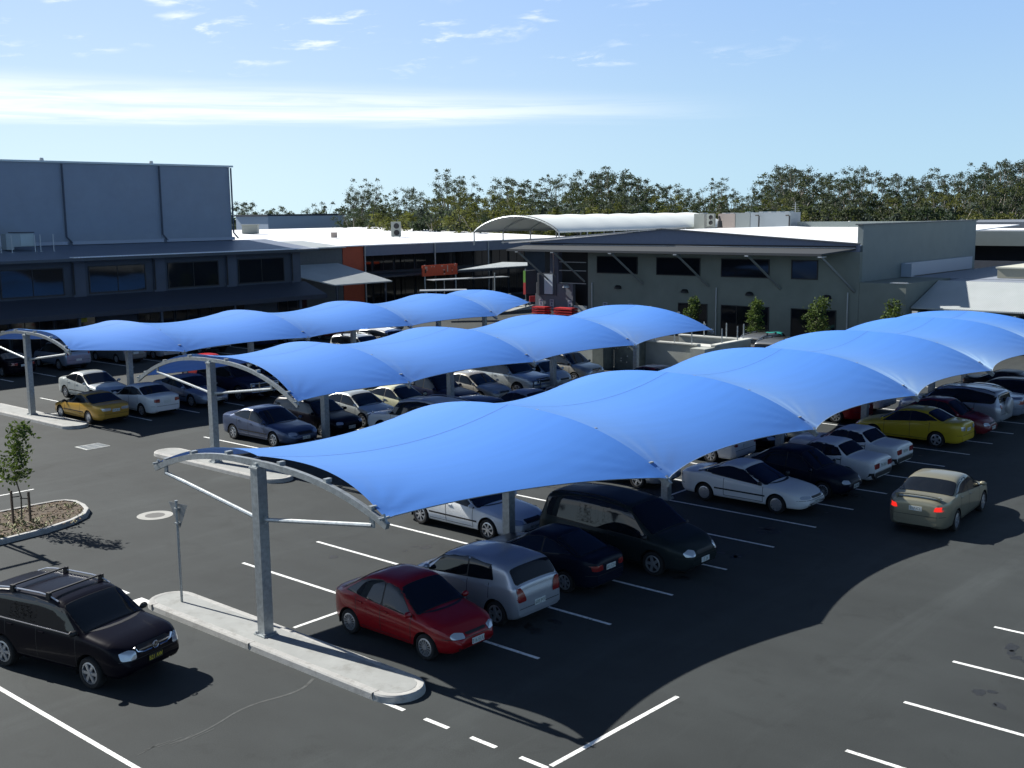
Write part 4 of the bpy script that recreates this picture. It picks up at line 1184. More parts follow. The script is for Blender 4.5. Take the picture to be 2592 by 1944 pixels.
# walkway canopy pieces and sign
wk = empty('walkway_canopy', (0,0,0), label='pale flat walkway canopy between the orange sign and the olive building', category='walkway canopy')
a, b, c_, d_ = atZ(1160, 683, 4.1), atZ(1335, 672, 4.1), atZ(1335, 664, 4.25), atZ(1272, 663, 4.25)
m = MB(); m.slab([a, b, c_, d_], .08); m.build('roof_sheet', greysheet, wk)
for px, py in ((1252, 690), (1330, 680)):
    p = atZ(px, py, 4.0); m = MB(); m.tube([(p.x, p.y, 0), (p.x, p.y, 3.98)], .06, 7); m.build('post', galv, wk)
for (x0, y0, x1, y1, z, nm, lb_) in ((1100, 709, 1290, 700, 3.3, 'a', 'thin flat awning blade with a lit edge below the orange sign'), (1062, 736, 1182, 734, 2.7, 'b', 'lower thin awning blade, the nearest below the orange sign')):
    p, q = atZ(x0, y0, z), atZ(x1, y1, z); dd = (q-p).normalized(); nn = Vector((-dd.y, dd.x, 0))
    bl = empty('awning_blade', (0,0,0), label=lb_, category='awning')
    m = MB(); m.slab([p, q, q+nn*1.6, p+nn*1.6], .07); m.build('blade_sheet', alum, bl)
    for t_ in (.15, .8):
        r_ = p + (q-p)*t_ + nn*.4; m = MB(); m.tube([(r_.x, r_.y, 0), (r_.x, r_.y, z-.08)], .05, 6); m.build('post', galv, bl)
sgn = empty('shop_sign', (0,0,0), label='weathered orange red sign board with broken pale letters on two posts', category='sign')
p0, p1 = atY(1070, 700, 60.5), atY(1158, 700, 60.5); zt_ = atY(1114, 670, 60.5).z
m = MB(); m.box(p0.x, p1.x, 60.5, 60.62, p0.z, zt_, 0)
cx_ = (p0.x+p1.x)/2; hh = zt_-p0.z; ww = p1.x-p0.x
dk = mat('sign_dark', (.03,.015,.01), .6)
for fx, fz, fw_, fh, mi in ((.08,.45,.035,.30,1), (.085,.80,.03,.2,2), (.12,.7,.015,.4,2), (.55,.88,.05,.10,2), (.62,.30,.045,.16,1), (.615,.12,.04,.10,2), (.60,.50,.05,.08,2), (.71,.60,.02,.60,2), (.84,.62,.015,.14,1), (.85,.42,.02,.10,2), (.84,.25,.015,.12,1), (.92,.88,.02,.1,2), (.25,.86,.02,.08,2), (.33,.84,.02,.08,2)):
    m.box(p0.x+ww*fx-ww*fw_/2, p0.x+ww*fx+ww*fw_/2, 60.47, 60.5, p0.z+hh*(fz-fh/2), p0.z+hh*(fz+fh/2), mi)
m.build('sign_board', [mat('sign_orange', (.62,.085,.03), .6, var=.1), dk, mat('sign_cream', (.6,.5,.4), .6)], sgn)
for px in (p0.x+ww*.1, p1.x-.05): m = MB(); m.tube([(px, 60.7, 0), (px, 60.7, zt_+.05)], .07, 7); m.build('post', galv, sgn)

# right: olive building with braced awning
rb_ = empty('olive_building', (0,0,0), label='olive grey two storey building with braced dark awning and low gable', category='building')
XF = 56.5
part('wall', olive, rb_, (XF, XF+.4, 13.0, 36.38, 0, 6.5))
part('low_wall', mat('slate_low_wall', (.13,.145,.17), .8, var=.08), rb_, (XF+.05, XF+.4, 38.0, 42.1, 0, 3.5))
part('recess', shopdark, rb_, (XF+1.5, XF+1.6, 36.4, 42.2, 0, 6.5), (XF+.1, XF+1.5, 36.38, 36.45, 0, 6.5))
part('corner_column', mat('corner_slate', (.10,.11,.15), .8), rb_, (XF+.0, XF+.5, 39.5, 40.4, 3.5, 6.5))
for z in (3.55, 4.6, 5.3): m = MB(); m.box(XF+.0, XF+.04, 36.6, 39.4, z, z+.06); m.build('rail', alum, rb_)
ap = [(13.12, 7.02), (13.12, 6.5), (42.3, 6.2), (42.3, 6.95), (29.0, 8.03)]
m = MB(); n_ = len(ap)
m.add([(XF-.02, y, z) for y, z in ap] + [(XF+.3, y, z) for y, z in ap], [tuple(range(n_)), tuple(range(n_, 2*n_))[::-1]] + [(i, (i+1) % n_, n_+(i+1) % n_, n_+i) for i in range(n_)]); m.build('gable', bluegrey, rb_)
m = MB(); m.bar((XF-.1, 13.0, 7.06), (XF-.1, 29.0, 8.08), .35, .07); m.bar((XF-.1, 29.0, 8.08), (XF-.1, 45.4, 6.96), .35, .07); m.build('gable_capping', mat('dark_capping', (.06,.07,.08), .5), rb_)
m = MB(); m.bar((XF-.3, 29.5, 8.02), (XF-.3, 45.6, 6.90), .04, .05); m.build('capping_edge', alum, rb_)
m = MB(); m.slab([(XF+.2, 13.1, 6.98), (XF+.2, 29.0, 8.0), (XF+34, 29.0, 7.88), (XF+34, 13.1, 7.84)], .08); m.build('roof', whiteroof, rb_)
m = MB(); m.slab([(XF+.2, 29.0, 8.0), (XF+.2, 45.2, 6.9), (XF+30, 45.2, 7.1), (XF+30, 29.0, 7.90)], .08); m.build('roof', whiteroof, rb_)
zf_ = atX(1900, 640, 54.0).z
m = MB(); m.slab([(54.0, 14.6, zf_), (54.0, 43.0, zf_), (XF-.03, 43.0, 6.72), (XF-.03, 13.3, 6.72)][::-1], .10); m.build('awning', mat('awning_sheet', (.034,.040,.047), .7), rb_)
m = MB(); m.box(53.9, 53.99, 14.6, 43.0, zf_-.16, zf_+.01); m.build('awning_gutter', mat('grey_gutter', (.045,.05,.055), .6), rb_)
m = MB(); m.box(XF-.08, XF-.025, 13.3, 42.5, 6.80, 6.90); m.build('shadow_strip', black, rb_)  # solid black strip painted in for the shadow line above the awning
m = MB(); m.box(XF-.10, XF-.035, 13.3, 38.9, 6.74, 6.78); m.build('awning_flashing', alum, rb_)
for y in (41.6, 37.8, 32.0, 26.0, 20.0, 14.4):
    m = MB(); m.bar((54.1, y+.3, zf_-.2), (XF-.03, y-1.7+.6, 3.75), .13, .13); m.build('brace', mat('brace_steel', (.17,.18,.175), .5, .2), rb_)
    m = MB(); m.box(53.9, 54.6, y+.15, y+.45, zf_-.26, zf_-.18); m.build('brace_foot', alum, rb_)
m = MB(); m.bar((54.1, 38.1, zf_-.2), (XF-.02, 40.0, 4.4), .10); m.build('brace', galv, rb_)
for y0, y1 in ((31.42, 35.44), (25.67, 29.64), (19.84, 23.85), (16.05, 18.1)): winX(rb_, y0, y1, XF-.01, 4.5, 5.88)
winX(rb_, 25.0, 27.6, XF-.01, .1, 2.42, nm='shopfront'); winX(rb_, 19.8, 23.8, XF-.01, .1, 2.42, nm='shopfront', mull=2); winX(rb_, 14.6, 18.05, XF-.01, .1, 2.42, nm='shopfront', mull=1)
for y in (35.9, 24.2, 13.75): m = MB(); m.tube([(XF-.1, y, .1), (XF-.1, y, 3.7)], .05, 7); m.build('downpipe', alum, rb_)
for y, z in ((38.6, 3.2), (33.3, 3.3), (27.0, 3.2), (21.4, 3.2), (15.3, 3.2)):
    m = MB(); vs = []; K = 10
    for r_ in range(5):
        t_ = pi/2*r_/4
        for k in range(K): vs.append((XF-.05-.28*sin(t_)*abs(sin(pi*k/(K-1))), y+.34*cos(pi*k/(K-1))*(.35+.65*sin(t_)), z+.28*cos(t_)))
    m.add(vs, [(r_*K+k, r_*K+k+1, (r_+1)*K+k+1, (r_+1)*K+k) for r_ in range(4) for k in range(K-1)])
    m.build('wall_lamp', black if y < 38 else alum, rb_, smooth=True)
part('pale_door', mat('pale_door', (.42,.45,.44), .6), rb_, (XF+.02, XF+.06, 36.5, 37.9, 0, 1.75))
# parking notices on the wall
nb = mat('notice_white', (.36,.37,.42), .5); nk = mat('notice_blue', (.10,.11,.18), .5)
for y in (41.4, 40.2, 38.25, 34.6, 32.1):
    m = MB(); m.box(XF-.05, XF-.02, y-.22, y+.22, 1.35, 2.15, 0)
    for j, (z0, z1, w_) in enumerate(((1.95, 2.08, .14), (1.66, 1.88, .08), (1.42, 1.58, .15))): m.box(XF-.056, XF-.05, y-w_, y+w_, z0, z1, 1)
    o = m.build('parking_notice', [nb, nk]); o['label'] = {41.4: 'small parking notice, leftmost on the slate lower wall', 40.2: 'small parking notice in the middle of the slate lower wall', 38.25: 'small parking notice beside the pale door', 34.6: 'small parking notice on the olive wall, left one', 32.1: 'small parking notice on the olive wall, right one'}[y]
    o['category'] = 'notice'; o['group'] = 'parking notices on the building wall'
# projecting sign, and plain white panel
ps = empty('projecting_sign', (0,0,0), label='green and red projecting shop sign at the corner beside a white panel', category='sign')
m = MB(); m.box(XF-1.5, XF-.1, 41.85, 42.05, 2.6, 4.6, 0)
m.box(XF-1.5, XF-.1, 42.05, 42.08, 3.6, 4.58, 1); m.box(XF-1.5, XF-.1, 42.05, 42.08, 2.62, 3.58, 2)
m.box(XF-1.54, XF-1.50, 41.83, 42.08, 3.6, 4.6, 1); m.box(XF-1.54, XF-1.50, 41.83, 42.08, 2.6, 3.6, 2)
m.build('sign_box', [slate, mat('sign_green', (.16,.36,.06), .5), mat('sign_red', (.5,.05,.05), .5)], ps)
m = MB(); m.box(XF-.12, XF-.04, 40.05, 40.95, 2.6, 4.25); m.build('white_panel', mat('panel_white', (.50,.56,.62), .6), ps)
part('panel_backing', slate, ps, (XF-.035, XF+.045, 39.7, 41.8, 2.5, 4.35))
part('lower_sign', mat('sign_red', (.5,.05,.05), .5), ps, (XF-.9, XF-.2, 41.9, 41.98, 1.9, 2.4))
# tall side block, low block and their roofs
sb = empty('side_block', (0,0,0), label='taller olive clad block adjoining the olive building on the right', category='building')
part('wall', olive2, sb, (57.1, 79, 13.41, 40, 0, 8.32)) if False else None
part('wall', olive2, sb, (XF+.42, 79, 13.0, 13.4, 0, 8.32), (78.6, 79, 13.4, 29, 0, 8.32))
part('coping', mat('dark_coping', (.10,.11,.11), .5), sb, (XF+.1, 79.1, 12.93, 13.45, 8.325, 8.42))
part('low_block', olive, sb, (XF, 64.5, 9.7, 12.98, 0, 4.42))
part('low_coping', alum, sb, (XF-.05, XF+.2, 9.6, 10.8, 4.425, 4.5))
part('roof_parapet', mat('pale_blue_metal', (.36,.42,.50), .45, .1), sb, (63.6, 77.6, 12.70, 12.98, 4.46, 5.45), (63.6, 64.2, 12.2, 12.70, 4.46, 5.40))
part('flat_roof', mat('grey_membrane', (.22,.25,.30), .6, var=.1), sb, (64.52, 92, -12, 12.68, 4.2, 4.40), (62.1, 64.4, -12, 8.98, 4.2, 4.38))
m = MB(); m.slab([(57.2, 9.6, 2.82), (62.0, 9.6, 4.38), (62.0, -14, 4.38), (57.2, -14, 2.82)], .09); m.build('corrugated_roof', greysheet, sb)
part('shopfront_wall', olive, sb, (58.6, 61.2, -14, 8.98, 0, 2.75))
for k in range(3): winX(sb, 3.6-4*k, 7.0-4*k, 58.59, .1, 2.5, nm='shopfront', mull=1)
pa = [atX(2525, 680, 66).y, atX(2592, 680, 66).y]
part('beige_parapet', mat('beige_render', (.30,.29,.23), .8), sb, (66, 74, -12, pa[0], 4.42, atX(2550, 680, 66).z))
part('beige_coping', mat('cream_coping', (.5,.5,.42), .7), sb, (65.9, 74.1, -12.1, pa[0]+.1, atX(2550, 680, 66).z+.003, atX(2550, 680, 66).z+.1))
part('plant_screen', mat('screen_grey', (.30,.33,.33), .7), sb, (74.5, 78, 3.0, 7.5, 4.42, 5.9))
fb = empty('distant_shops', (0,0,0), label='far grey roofed shop row with dark shop windows at the right edge', category='building')
z1_ = atX(2500, 585, 96).z; z2_ = atX(2500, 622, 96).z; z3_ = atX(2500, 660, 96).z
part('fascia', olive2, fb, (96, 96.5, -30, 42, z2_, z1_)); part('shop_recess', shopdark, fb, (98, 98.5, -30, 42, 0, z2_))
part('base', slate2, fb, (96.2, 96.6, -30, 42, 0, max(.5, z3_)))
part('long_roof', mat('far_roof', (.15,.17,.20), .6), fb, (110, 135, -60, 34, 0, atX(2500, 562, 110).z))
part('white_roof_strip', whiteroof, fb, (97, 106, 9, 30, z1_-.4, z1_+.10))
for k, yy in enumerate((14, 11, 8.2, 5)):
    m = MB(); m.box(97.6, 97.9, yy-1, yy+.6, z3_, z2_-.2*k-.3); m.build('display', mat('display%d' % k, ((.12,.05,.04), (.06,.09,.05), (.10,.10,.11), (.16,.03,.03))[k], .5), fb)
part('vent_pipe', alum, fb, (100, 100.3, 9.2, 9.5, z1_, z1_+.9))

# ------------------------------------------------------------------ things on the roofs
def onroof(px, py):
    d = ray(px, py)
    # mid roof plane z = roofz(y)
    t = (6.52 + (C0.y-64)*RS - C0.z) / (d.z - RS*d.y)
    return C0 + d*t
def ac_unit(x, y, z, rz, label, fans=2, s=1.0):
    o = empty('air_conditioner', (x, y, z), rz, label=label, category='air conditioner', group='air conditioners on the roofs')
    m = MB(); h = (.62*fans+.15)*s; m.box(-.45*s, .45*s, -.17, .17, .05, h); m.box(-.4, -.3, -.2, .2, 0, .05); m.box(.3, .4, -.2, .2, 0, .05); m.build('casing', acm, o)
    for k in range(fans):
        f = MB(); zc = .05+(.36+.6*k)*s; vs = [(.24*s*cos(2*pi*i/16)+.06, -.18, zc+.24*s*sin(2*pi*i/16)) for i in range(16)]
        f.add(vs, [tuple(range(16))]); f.tube([(v[0], -.185, v[2]) for v in vs] + [(vs[0][0], -.185, vs[0][2])], .018, 5, cap=False); f.build('fan_grille', black, o)
p = onroof(1003, 600); ac_unit(p.x, p.y, roofz(p.y), radians(-45), 'tall two fan air conditioner on the white roof', 2, 1.25)
p = onroof(846, 603)
o = empty('roof_vent', (p.x, p.y, roofz(p.y)), radians(-45), label='small beige box vent on the white roof left of centre', category='roof vent')
m = MB(); m.box(-.32, .32, -.3, .3, .06, .60); m.box(-.36, .36, -.34, .34, .601, .64); m.build('casing', mat('beige_metal', (.33,.28,.25), .6), o)
p = atY(634, 578, 90)
o = empty('roof_vent', (p.x, p.y, p.z), radians(-45), label='white box vent at the left end of the white roof', category='roof vent')
m = MB(); m.box(-.9, .9, -.6, .6, -.6, .38); m.box(-1.0, 1.0, -.7, .7, .381, .46); m.build('casing', acm, o)
def railing(a, b, h, n, label):
    a = Vector(a); b = Vector(b)
    o = empty('roof_railing', tuple(a), 0, label=label, category='railing')
    m = MB()
    for z in (h, h*.55): m.tube([(0,0,z), tuple(b-a+Vector((0,0,z)))], .035, 6)
    m.build('rail', alum, o)
    for k in range(n+1):
        q = (b-a)*k/n; m = MB(); m.tube([tuple(q), tuple(q+Vector((0,0,h)))], .03, 6); m.build('post', alum, o)
a = onroof(975, 577); b = onroof(1068, 575); railing(a, b, 1.1, 3, 'short galvanised railing beside the tall air conditioner on the white roof')
a = onroof(1135, 576); b = onroof(1228, 572); railing(a, b, 1.25, 4, 'galvanised railing just left of the white arched membrane roof')
# arched white membrane roof along X
mr_ = empty('membrane_canopy', (0,0,0), label='long white arched membrane roof standing on the white roof', category='membrane roof')
ZB = 7.85
pL, pR = atZ(1200, 586, ZB), atZ(1415, 585, ZB)
xm = (pL.x+pR.x)/2; y1_, y0_ = atX(1200, 586, xm).y, atX(1415, 586, xm).y
xe = atY(1840, 576, y0_).x; nb_ = 7; rise = 1.42
mb = MB(); nu, nv = 60, 24; vs = []
for i in range(nu+1):
    u = i/nu; x = xm+(xe-xm)*u; q = abs(sin(pi*u*nb_))
    for j in range(nv+1):
        t_ = pi*j/nv; v = -cos(t_)
        vs.append((x, (y0_+y1_)/2+(y1_-y0_)/2*v*1.0, ZB+rise*(1-v*v)**.8*(1-.05*q)))
mb.add(vs, [(i*(nv+1)+j, (i+1)*(nv+1)+j, (i+1)*(nv+1)+j+1, i*(nv+1)+j+1) for i in range(nu) for j in range(nv)])
mem = mat('white_membrane', (.72,.76,.74), .6)
mb.build('membrane', mem, mr_, smooth=True)
for i in range(nb_+1):
    x = xm+(xe-xm)*i/nb_; m = MB()
    m.tube([(x, (y0_+y1_)/2-(y1_-y0_)/2*cos(pi*j/20), ZB-.13+rise*(1-cos(pi*j/20)**2)**.8) for j in range(21)], .07, 6); m.build('arch', galv, mr_)
    for yy in (y0_, y1_):
        m = MB(); m.tube([(x, yy, 6.6), (x, yy, ZB)], .06, 6); m.build('post', galv, mr_)
for yy in (y0_, y1_): m = MB(); m.bar((xm, yy, ZB-.04), (xe, yy, ZB-.04), .12, .14); m.build('edge_beam', galv, mr_)
# plant on the olive building roof
XP = 78.0
for i, (xa_, xb_, ya_, yb_, lab, cm) in enumerate(((1757, 1782, 541, 572, 'pale narrow plant cabinet at the left end of the rooftop plant', acm), (1818, 1860, 541, 570, 'beige plant box right of the twin fan unit', mat('beige_metal', (.33,.28,.25), .6)),
        (1862, 1898, 539, 568, 'grey louvred plant box in the middle of the rooftop plant', mat('plant_grey', (.22,.25,.25), .5)), (1900, 2000, 538, 567, 'longest pale blue grey plant enclosure on the roof', mat('plant_blue', (.24,.28,.31), .5)))):
    a, b = atX(xa_, ya_, XP), atX(xb_, yb_, XP)
    o = empty('plant_box', (XP, (a.y+b.y)/2, b.z-.5), 0, label=lab, category='rooftop plant', group='rooftop plant on the olive building'); hw_ = abs(a.y-b.y)/2
    m = MB(); m.box(0, 2, -hw_, hw_, 0, a.z-b.z+.5); m.build('casing', cm, o)
    m = MB()
    for k in range(int(hw_*2/.9)): m.box(.3, 1.2, -hw_+.3+.9*k, -hw_+.7+.9*k, a.z-b.z+.5, a.z-b.z+.58)
    if m.v: m.build('vents', alum, o)
a = atX(1800, 568, XP-1); ac_unit(a.x, a.y, a.z-.2, radians(-90), 'twin fan air conditioner at the left of the rooftop plant', 2, .85)
for px, lab in ((1905, 'black hooked vent pipe, left of the two beside the pale enclosure'), (1998, 'black hooked vent pipe at the right end of the pale enclosure')):
    a = atX(px+16 if px < 1950 else px, 545, XP-.4); m = MB(); m.tube([(a.x, a.y+.35, a.z), (a.x, a.y+.05, a.z), (a.x, a.y-.02, a.z-.1), (a.x, a.y, a.z-1.3)], .07, 7)
    o = m.build('vent_pipe', black, smooth=True); o['label'] = lab; o['category'] = 'vent pipe'
a = atX(1822, 568, XP-2); m = MB()
m.tube([(a.x, a.y, a.z-.3), (a.x, a.y, a.z+.5), (a.x, a.y+.1, a.z+.75)], .10, 7); m.tube([(a.x, a.y, a.z-.3), (a.x, a.y, a.z+.35)], .28, 9, r2=.2)
o = m.build('exhaust_cowl', black, smooth=True); o['label'] = 'dark rounded exhaust cowl on the white roof before the plant boxes'; o['category'] = 'exhaust cowl'
a = atX(2012, 570, 84); m = MB(); m.tube([(a.x, a.y, a.z-.6), (a.x, a.y, a.z+2.2)], .04, 6)
for k in range(5): m.bar((a.x, a.y-.5+.05*k, a.z+1.2+.2*k), (a.x, a.y+.5-.05*k, a.z+1.2+.2*k), .02)
o = m.build('antenna', alum); o['label'] = 'thin television antenna mast at the right end of the rooftop plant'; o['category'] = 'antenna'
for px, lab in ((1932, 'small white ball vent, left one on the white roof edge'), (2150, 'small white ball vent, right one on the white roof edge')):
    a = atX(px, 570, 88); m = MB(); vs = []
    m.tube([(a.x, a.y, a.z-.3), (a.x, a.y, a.z)], .10, 8); m.tube([(a.x, a.y, a.z), (a.x, a.y, a.z+.12), (a.x, a.y, a.z+.3), (a.x, a.y, a.z+.4)], .26, 10, r2=.1)
    o = m.build('roof_vent', mat('white_vent', (.75,.75,.72), .4), smooth=True); o['label'] = lab; o['category'] = 'roof vent'
for px, lab in ((105, 'spinning roof vent on the tall grey box, left one'), (382, 'spinning roof vent on the tall grey box, right one')):
    a = atY(px, 404, 62); m = MB(); m.tube([(a.x, a.y, 13.55), (a.x, a.y, 13.68), (a.x, a.y, 13.80), (a.x, a.y, 13.9)], .20, 12, r2=.13)
    o = m.build('roof_vent', alum, smooth=True); o['label'] = lab; o['category'] = 'roof vent'
# left roof: air conditioner with guard rail posts
a = atY(52, 617, 58.0)
o = empty('air_conditioner', (a.x, 58.0, 7.28), radians(-8), label='large pale air conditioner on the slate shop roof at the far left', category='air conditioner', group='air conditioners on the roofs')
m = MB(); m.box(-1.1, .75, -.5, .5, .25, 1.15); m.box(-1.1, -.6, -.5, .5, .05, .25); m.build('casing', mat('cabinet_grey', (.34,.38,.38), .5), o)
m = MB(); m.box(-.15, .75, -.52, -.5, .3, 1.12); m.build('access_panel', mat('panel_pale', (.44,.50,.48), .5), o)
m = MB(); m.box(-.6, .8, -.6, .6, 1.20, 1.25); m.build('fan_cowl', black, o)
for px, lab in ((2, 'roof guard post at the picture edge'), (30, 'roof guard post in front of the large pale air conditioner'), (89, 'first roof guard post right of the air conditioner'), (103, 'second roof guard post right of the air conditioner'), (136, 'third and farthest roof guard post right of the air conditioner')):
    a = atY(px, 625, 57.0); m = MB(); m.tube([(a.x, a.y, 7.1), (a.x, a.y, 8.35)], .035, 6); m.box(a.x-.1, a.x+.1, a.y-.1, a.y+.1, 7.10, 7.16)
    q_ = m.build('guard_post', alum); q_['label'] = lab; q_['category'] = 'guard post'; q_['group'] = 'guard posts on the slate shop roof'
# distant blue white wall
db = empty('distant_warehouse', (0,0,0), label='pale blue distant warehouse wall with a white raking edge behind the white roof', category='building')
a, b = atY(678, 547, 118), atY(868, 547, 118)
part('wall', mat('pale_blue_wall', (.42,.50,.60), .7), db, (a.x, b.x, 118, 126, 0, a.z)); part('roof_edge', slate, db, (a.x-.2, b.x+.3, 117.9, 126.2, a.z+.002, a.z+.25))
m = MB(); m.bar((b.x-1.2, 117.8, a.z-3.2), (b.x+.1, 117.8, a.z-.05), .35, .1); m.build('raking_edge', mat('white_vent', (.75,.75,.72), .4), db)

# ------------------------------------------------------------------ concrete loading pit, precast blocks, trolley racks
pit = empty('loading_pit', (0,0,0), label='pale concrete walled pit with thin posts on its rim beyond the middle canopy', category='concrete pit')
pc = mat('pit_concrete', (.34,.36,.33), .9, var=.16, vscale=.8)
part('wall', pc, pit, (38.9, 39.15, 14.9, 18.6, 0, 1.62)); part('wall', pc, pit, (39.2, 43.4, 13.95, 14.2, 0, 1.62)); part('corner_pier', pc, pit, (38.0, 39.17, 13.9, 14.88, 0, 1.55))
part('back_wall', pc, pit, (43.2, 43.42, 14.22, 19, 0, 1.58))
part('coping', mat('coping_concrete', (.52,.53,.49), .85), pit, (38.82, 39.22, 14.95, 18.6, 1.624, 1.70)); part('coping', MATS['coping_concrete'], pit, (39.25, 43.5, 13.88, 14.27, 1.624, 1.70)); part('coping', MATS['coping_concrete'], pit, (43.12, 43.5, 14.3, 19.0, 1.584, 1.66))
for x, y in ((39.0, 15.4), (39.0, 16.6), (39.0, 18.0), (40.2, 14.08), (42.0, 14.08), (43.3, 14.4), (43.3, 15.6), (43.3, 17.2)):
    m = MB(); m.tube([(x, y, 1.6), (x, y, 2.55)], .045, 6); m.build('rail_post', galv, pit)
part('lid', MATS['coping_concrete'], pit, (39.6, 41.0, 16.0, 18.0, 1.30, 1.42)); part('lid', MATS['coping_concrete'], pit, (41.4, 42.6, 15.6, 17.6, 1.15, 1.25))
pb = empty('precast_block', (0,0,0), label='dark stained precast concrete block with bolt marks beside the pit', category='concrete block')
part('stained_panel', mat('stained_concrete', (.12,.14,.125), .9, var=.35, vscale=1.2), pb, (37.6, 39.4, 18.62, 20.0, 0, 2.35))
m = MB(); random.seed(3)
for k in range(14): y = random.uniform(18.7, 19.9); z = random.uniform(.4, 2.2); m.box(37.56, 37.6, y-.03, y+.03, z-.03, z+.03)
m.build('bolt_heads', alum, pb)
pb2 = empty('precast_block', (0,0,0), label='pale grey precast concrete block seen below the edge of the middle canopy', category='concrete block')
part('pale_panel', mat('pale_precast', (.36,.38,.34), .9, var=.18, vscale=1.0), pb2, (36.6, 37.5, 20.9, 23.4, 0, 2.3)); part('dark_panel', MATS['stained_concrete'], pb2, (37.5, 37.6, 20.02, 20.88, 0, 2.2), (36.6, 37.5, 20.1, 20.88, 0, 2.3))
red = mat('red_plastic', (.42,.022,.025), .5)
for i, (y0, y1, lab) in enumerate(((39.4, 40.85, 'left stack of red slatted trays against the slate wall'), (36.55, 38.5, 'right stack of red slatted trays against the slate wall'))):
    o = empty('tray_stack', (55.0, (y0+y1)/2, 0), 0, label=lab, category='tray stack', group='red tray stacks by the wall'); h_ = (y1-y0)/2
    for k in range(8):
        m = MB(); z = .06+.21*k; m.box(-.45, .45, -h_, h_, z, z+.05); m.box(-.42, .42, -h_+.05, h_-.05, z+.05, z+.13); m.build('tray', red, o)
# bollards in front of the shop
for k, (px, py) in enumerate(((164, 832), (858, 806))):
    a = atY(px, py, 50.0); m = MB(); m.tube([(a.x, 50, 0), (a.x, 50, 1.25)], .07, 8, 0); m.tube([(a.x, 50, 1.25), (a.x, 50, 1.42)], .09, 8, 1)
    o = m.build('bollard', [red, mat('white_vent', (.75,.75,.72), .4)]); o['label'] = ['red and white bollard behind the left end of the farthest canopy', 'red and white bollard below the orange wall panel'][k]; o['category'] = 'bollard'

# ------------------------------------------------------------------ trees
def leaf_mat(name, col, var=.35):
    m = mat(name, col, .8, spec=.12, var=var, vscale=.8); b = m.node_tree.nodes['Principled BSDF']
    nt = m.node_tree; out = nt.nodes['Material Output']
    tr = nt.nodes.new('ShaderNodeBsdfTranslucent'); tr.inputs['Color'].default_value = (col[0]*1.3, col[1]*1.4, col[2]*.7, 1)
    mx = nt.nodes.new('ShaderNodeMixShader'); mx.inputs[0].default_value = .25
    nt.links.new(b.outputs[0], mx.inputs[1]); nt.links.new(tr.outputs[0], mx.inputs[2]); nt.links.new(mx.outputs[0], out.inputs[0]); return m
gum = [leaf_mat('gum_leaf_grey', (.074,.092,.078)), leaf_mat('gum_leaf_olive', (.070,.084,.050)), leaf_mat('gum_leaf_dark', (.040,.058,.038)), leaf_mat('gum_leaf_yellow', (.115,.122,.046))]
bark = mat('gum_bark', (.30,.27,.23), .85, var=.3, vscale=2)
barkd = mat('young_bark', (.10,.08,.06), .85, var=.3, vscale=6)
def gum_proto(seed, H=16, spread=4.2, dens=1.0, low=.28, lsize=.25, clumps=34):
    rn = random.Random(seed)
    tb = MB(); lf = MB()
    lean = rn.uniform(-.06, .06)
    trunk = [(lean*H*t*t*3+rn.uniform(-.15,.15)*t, rn.uniform(-.15,.15)*t, H*.72*t) for t in [i/6 for i in range(7)]]
    tb.tube(trunk, .26, 7, r2=.10)
    for c in range(clumps):
        t = low + (1-low)*rn.random()**.8
        zc = H*t; r0 = spread*(1.15-.9*abs(t-.62)**1.3*1.4)*sqrt(rn.random()); a = rn.uniform(0, 2*pi)
        cx_, cy_ = lean*H*t*2+r0*cos(a), r0*sin(a)
        if c % 2 == 0:
            k = min(6, int(t*6*.8)); b0 = trunk[max(1, k-1)]
            mid = ((b0[0]+cx_)/2+rn.uniform(-.2,.2), (b0[1]+cy_)/2, (b0[2]+zc)/2-.2)
            tb.tube([b0, mid, (cx_, cy_, zc)], .09, 4, r2=.02, cap=False)
        R = rn.uniform(.8, 1.6)*(1.0 if t < .7 else .52)
        for l in range(int(120*dens*(1.0 if t < .7 else .60))):
            u, v, w = rn.gauss(0,.48), rn.gauss(0,.48), rn.gauss(0,.30)
            p = Vector((cx_+u*R, cy_+v*R, zc+w*R-.25*(u*u+v*v)))
            d = Vector((rn.uniform(-1,1), rn.uniform(-1,1), rn.uniform(-.9,.3))).normalized()*lsize*rn.uniform(.6,1.3)
            q = d.cross(Vector((rn.uniform(-1,1), rn.uniform(-1,1), rn.uniform(-1,1)))).normalized()*lsize*.42
            lf.add([p, p+d*.5+q, p+d, p+d*.5-q], [(0,1,2,3)])
    return tb.mesh('trunk', bark, True), lf.mesh('crown', gum[0])
protos = [gum_proto(11, 16, 4.4, 1, .28, .25, 44), gum_proto(12, 17, 3.8, .8, .42, .23, 40), gum_proto(13, 14, 4.8, 1.1, .18, .26, 40), gum_proto(14, 18, 3.4, .7, .52, .22, 34), gum_proto(15, 15, 4.2, 1.0, .25, .25, 36)]
PH = [16, 17, 14, 18, 15]
bushes = [gum_proto(21, 8, 4.2, 1.3, .05, .26, 34), gum_proto(22, 7, 3.8, 1.3, .04, .28, 30)]
SKY = [(585,508),(612,513),(640,506),(659,501),(690,520),(710,512),(726,510),(745,530),(754,537),(780,512),(800,510),(825,516),(854,520),(875,545),(885,540),(904,486),(939,462),(968,466),(987,489),(1010,485),(1044,470),(1082,487),(1110,480),(1143,437),(1167,465),(1200,470),(1240,476),(1281,456),(1357,456),(1400,462),(1423,450),(1460,452),(1494,438),(1551,430),(1600,442),(1640,455),(1734,461),(1828,467),(1880,468),(1922,460),(1960,435),(1992,418),(2040,432),(2100,440),(2168,430),(2220,440),(2280,445),(2332,439),(2414,443),(2460,425),(2496,414),(2543,402),(2592,425),(2700,430)]
rnd = random.Random(77)
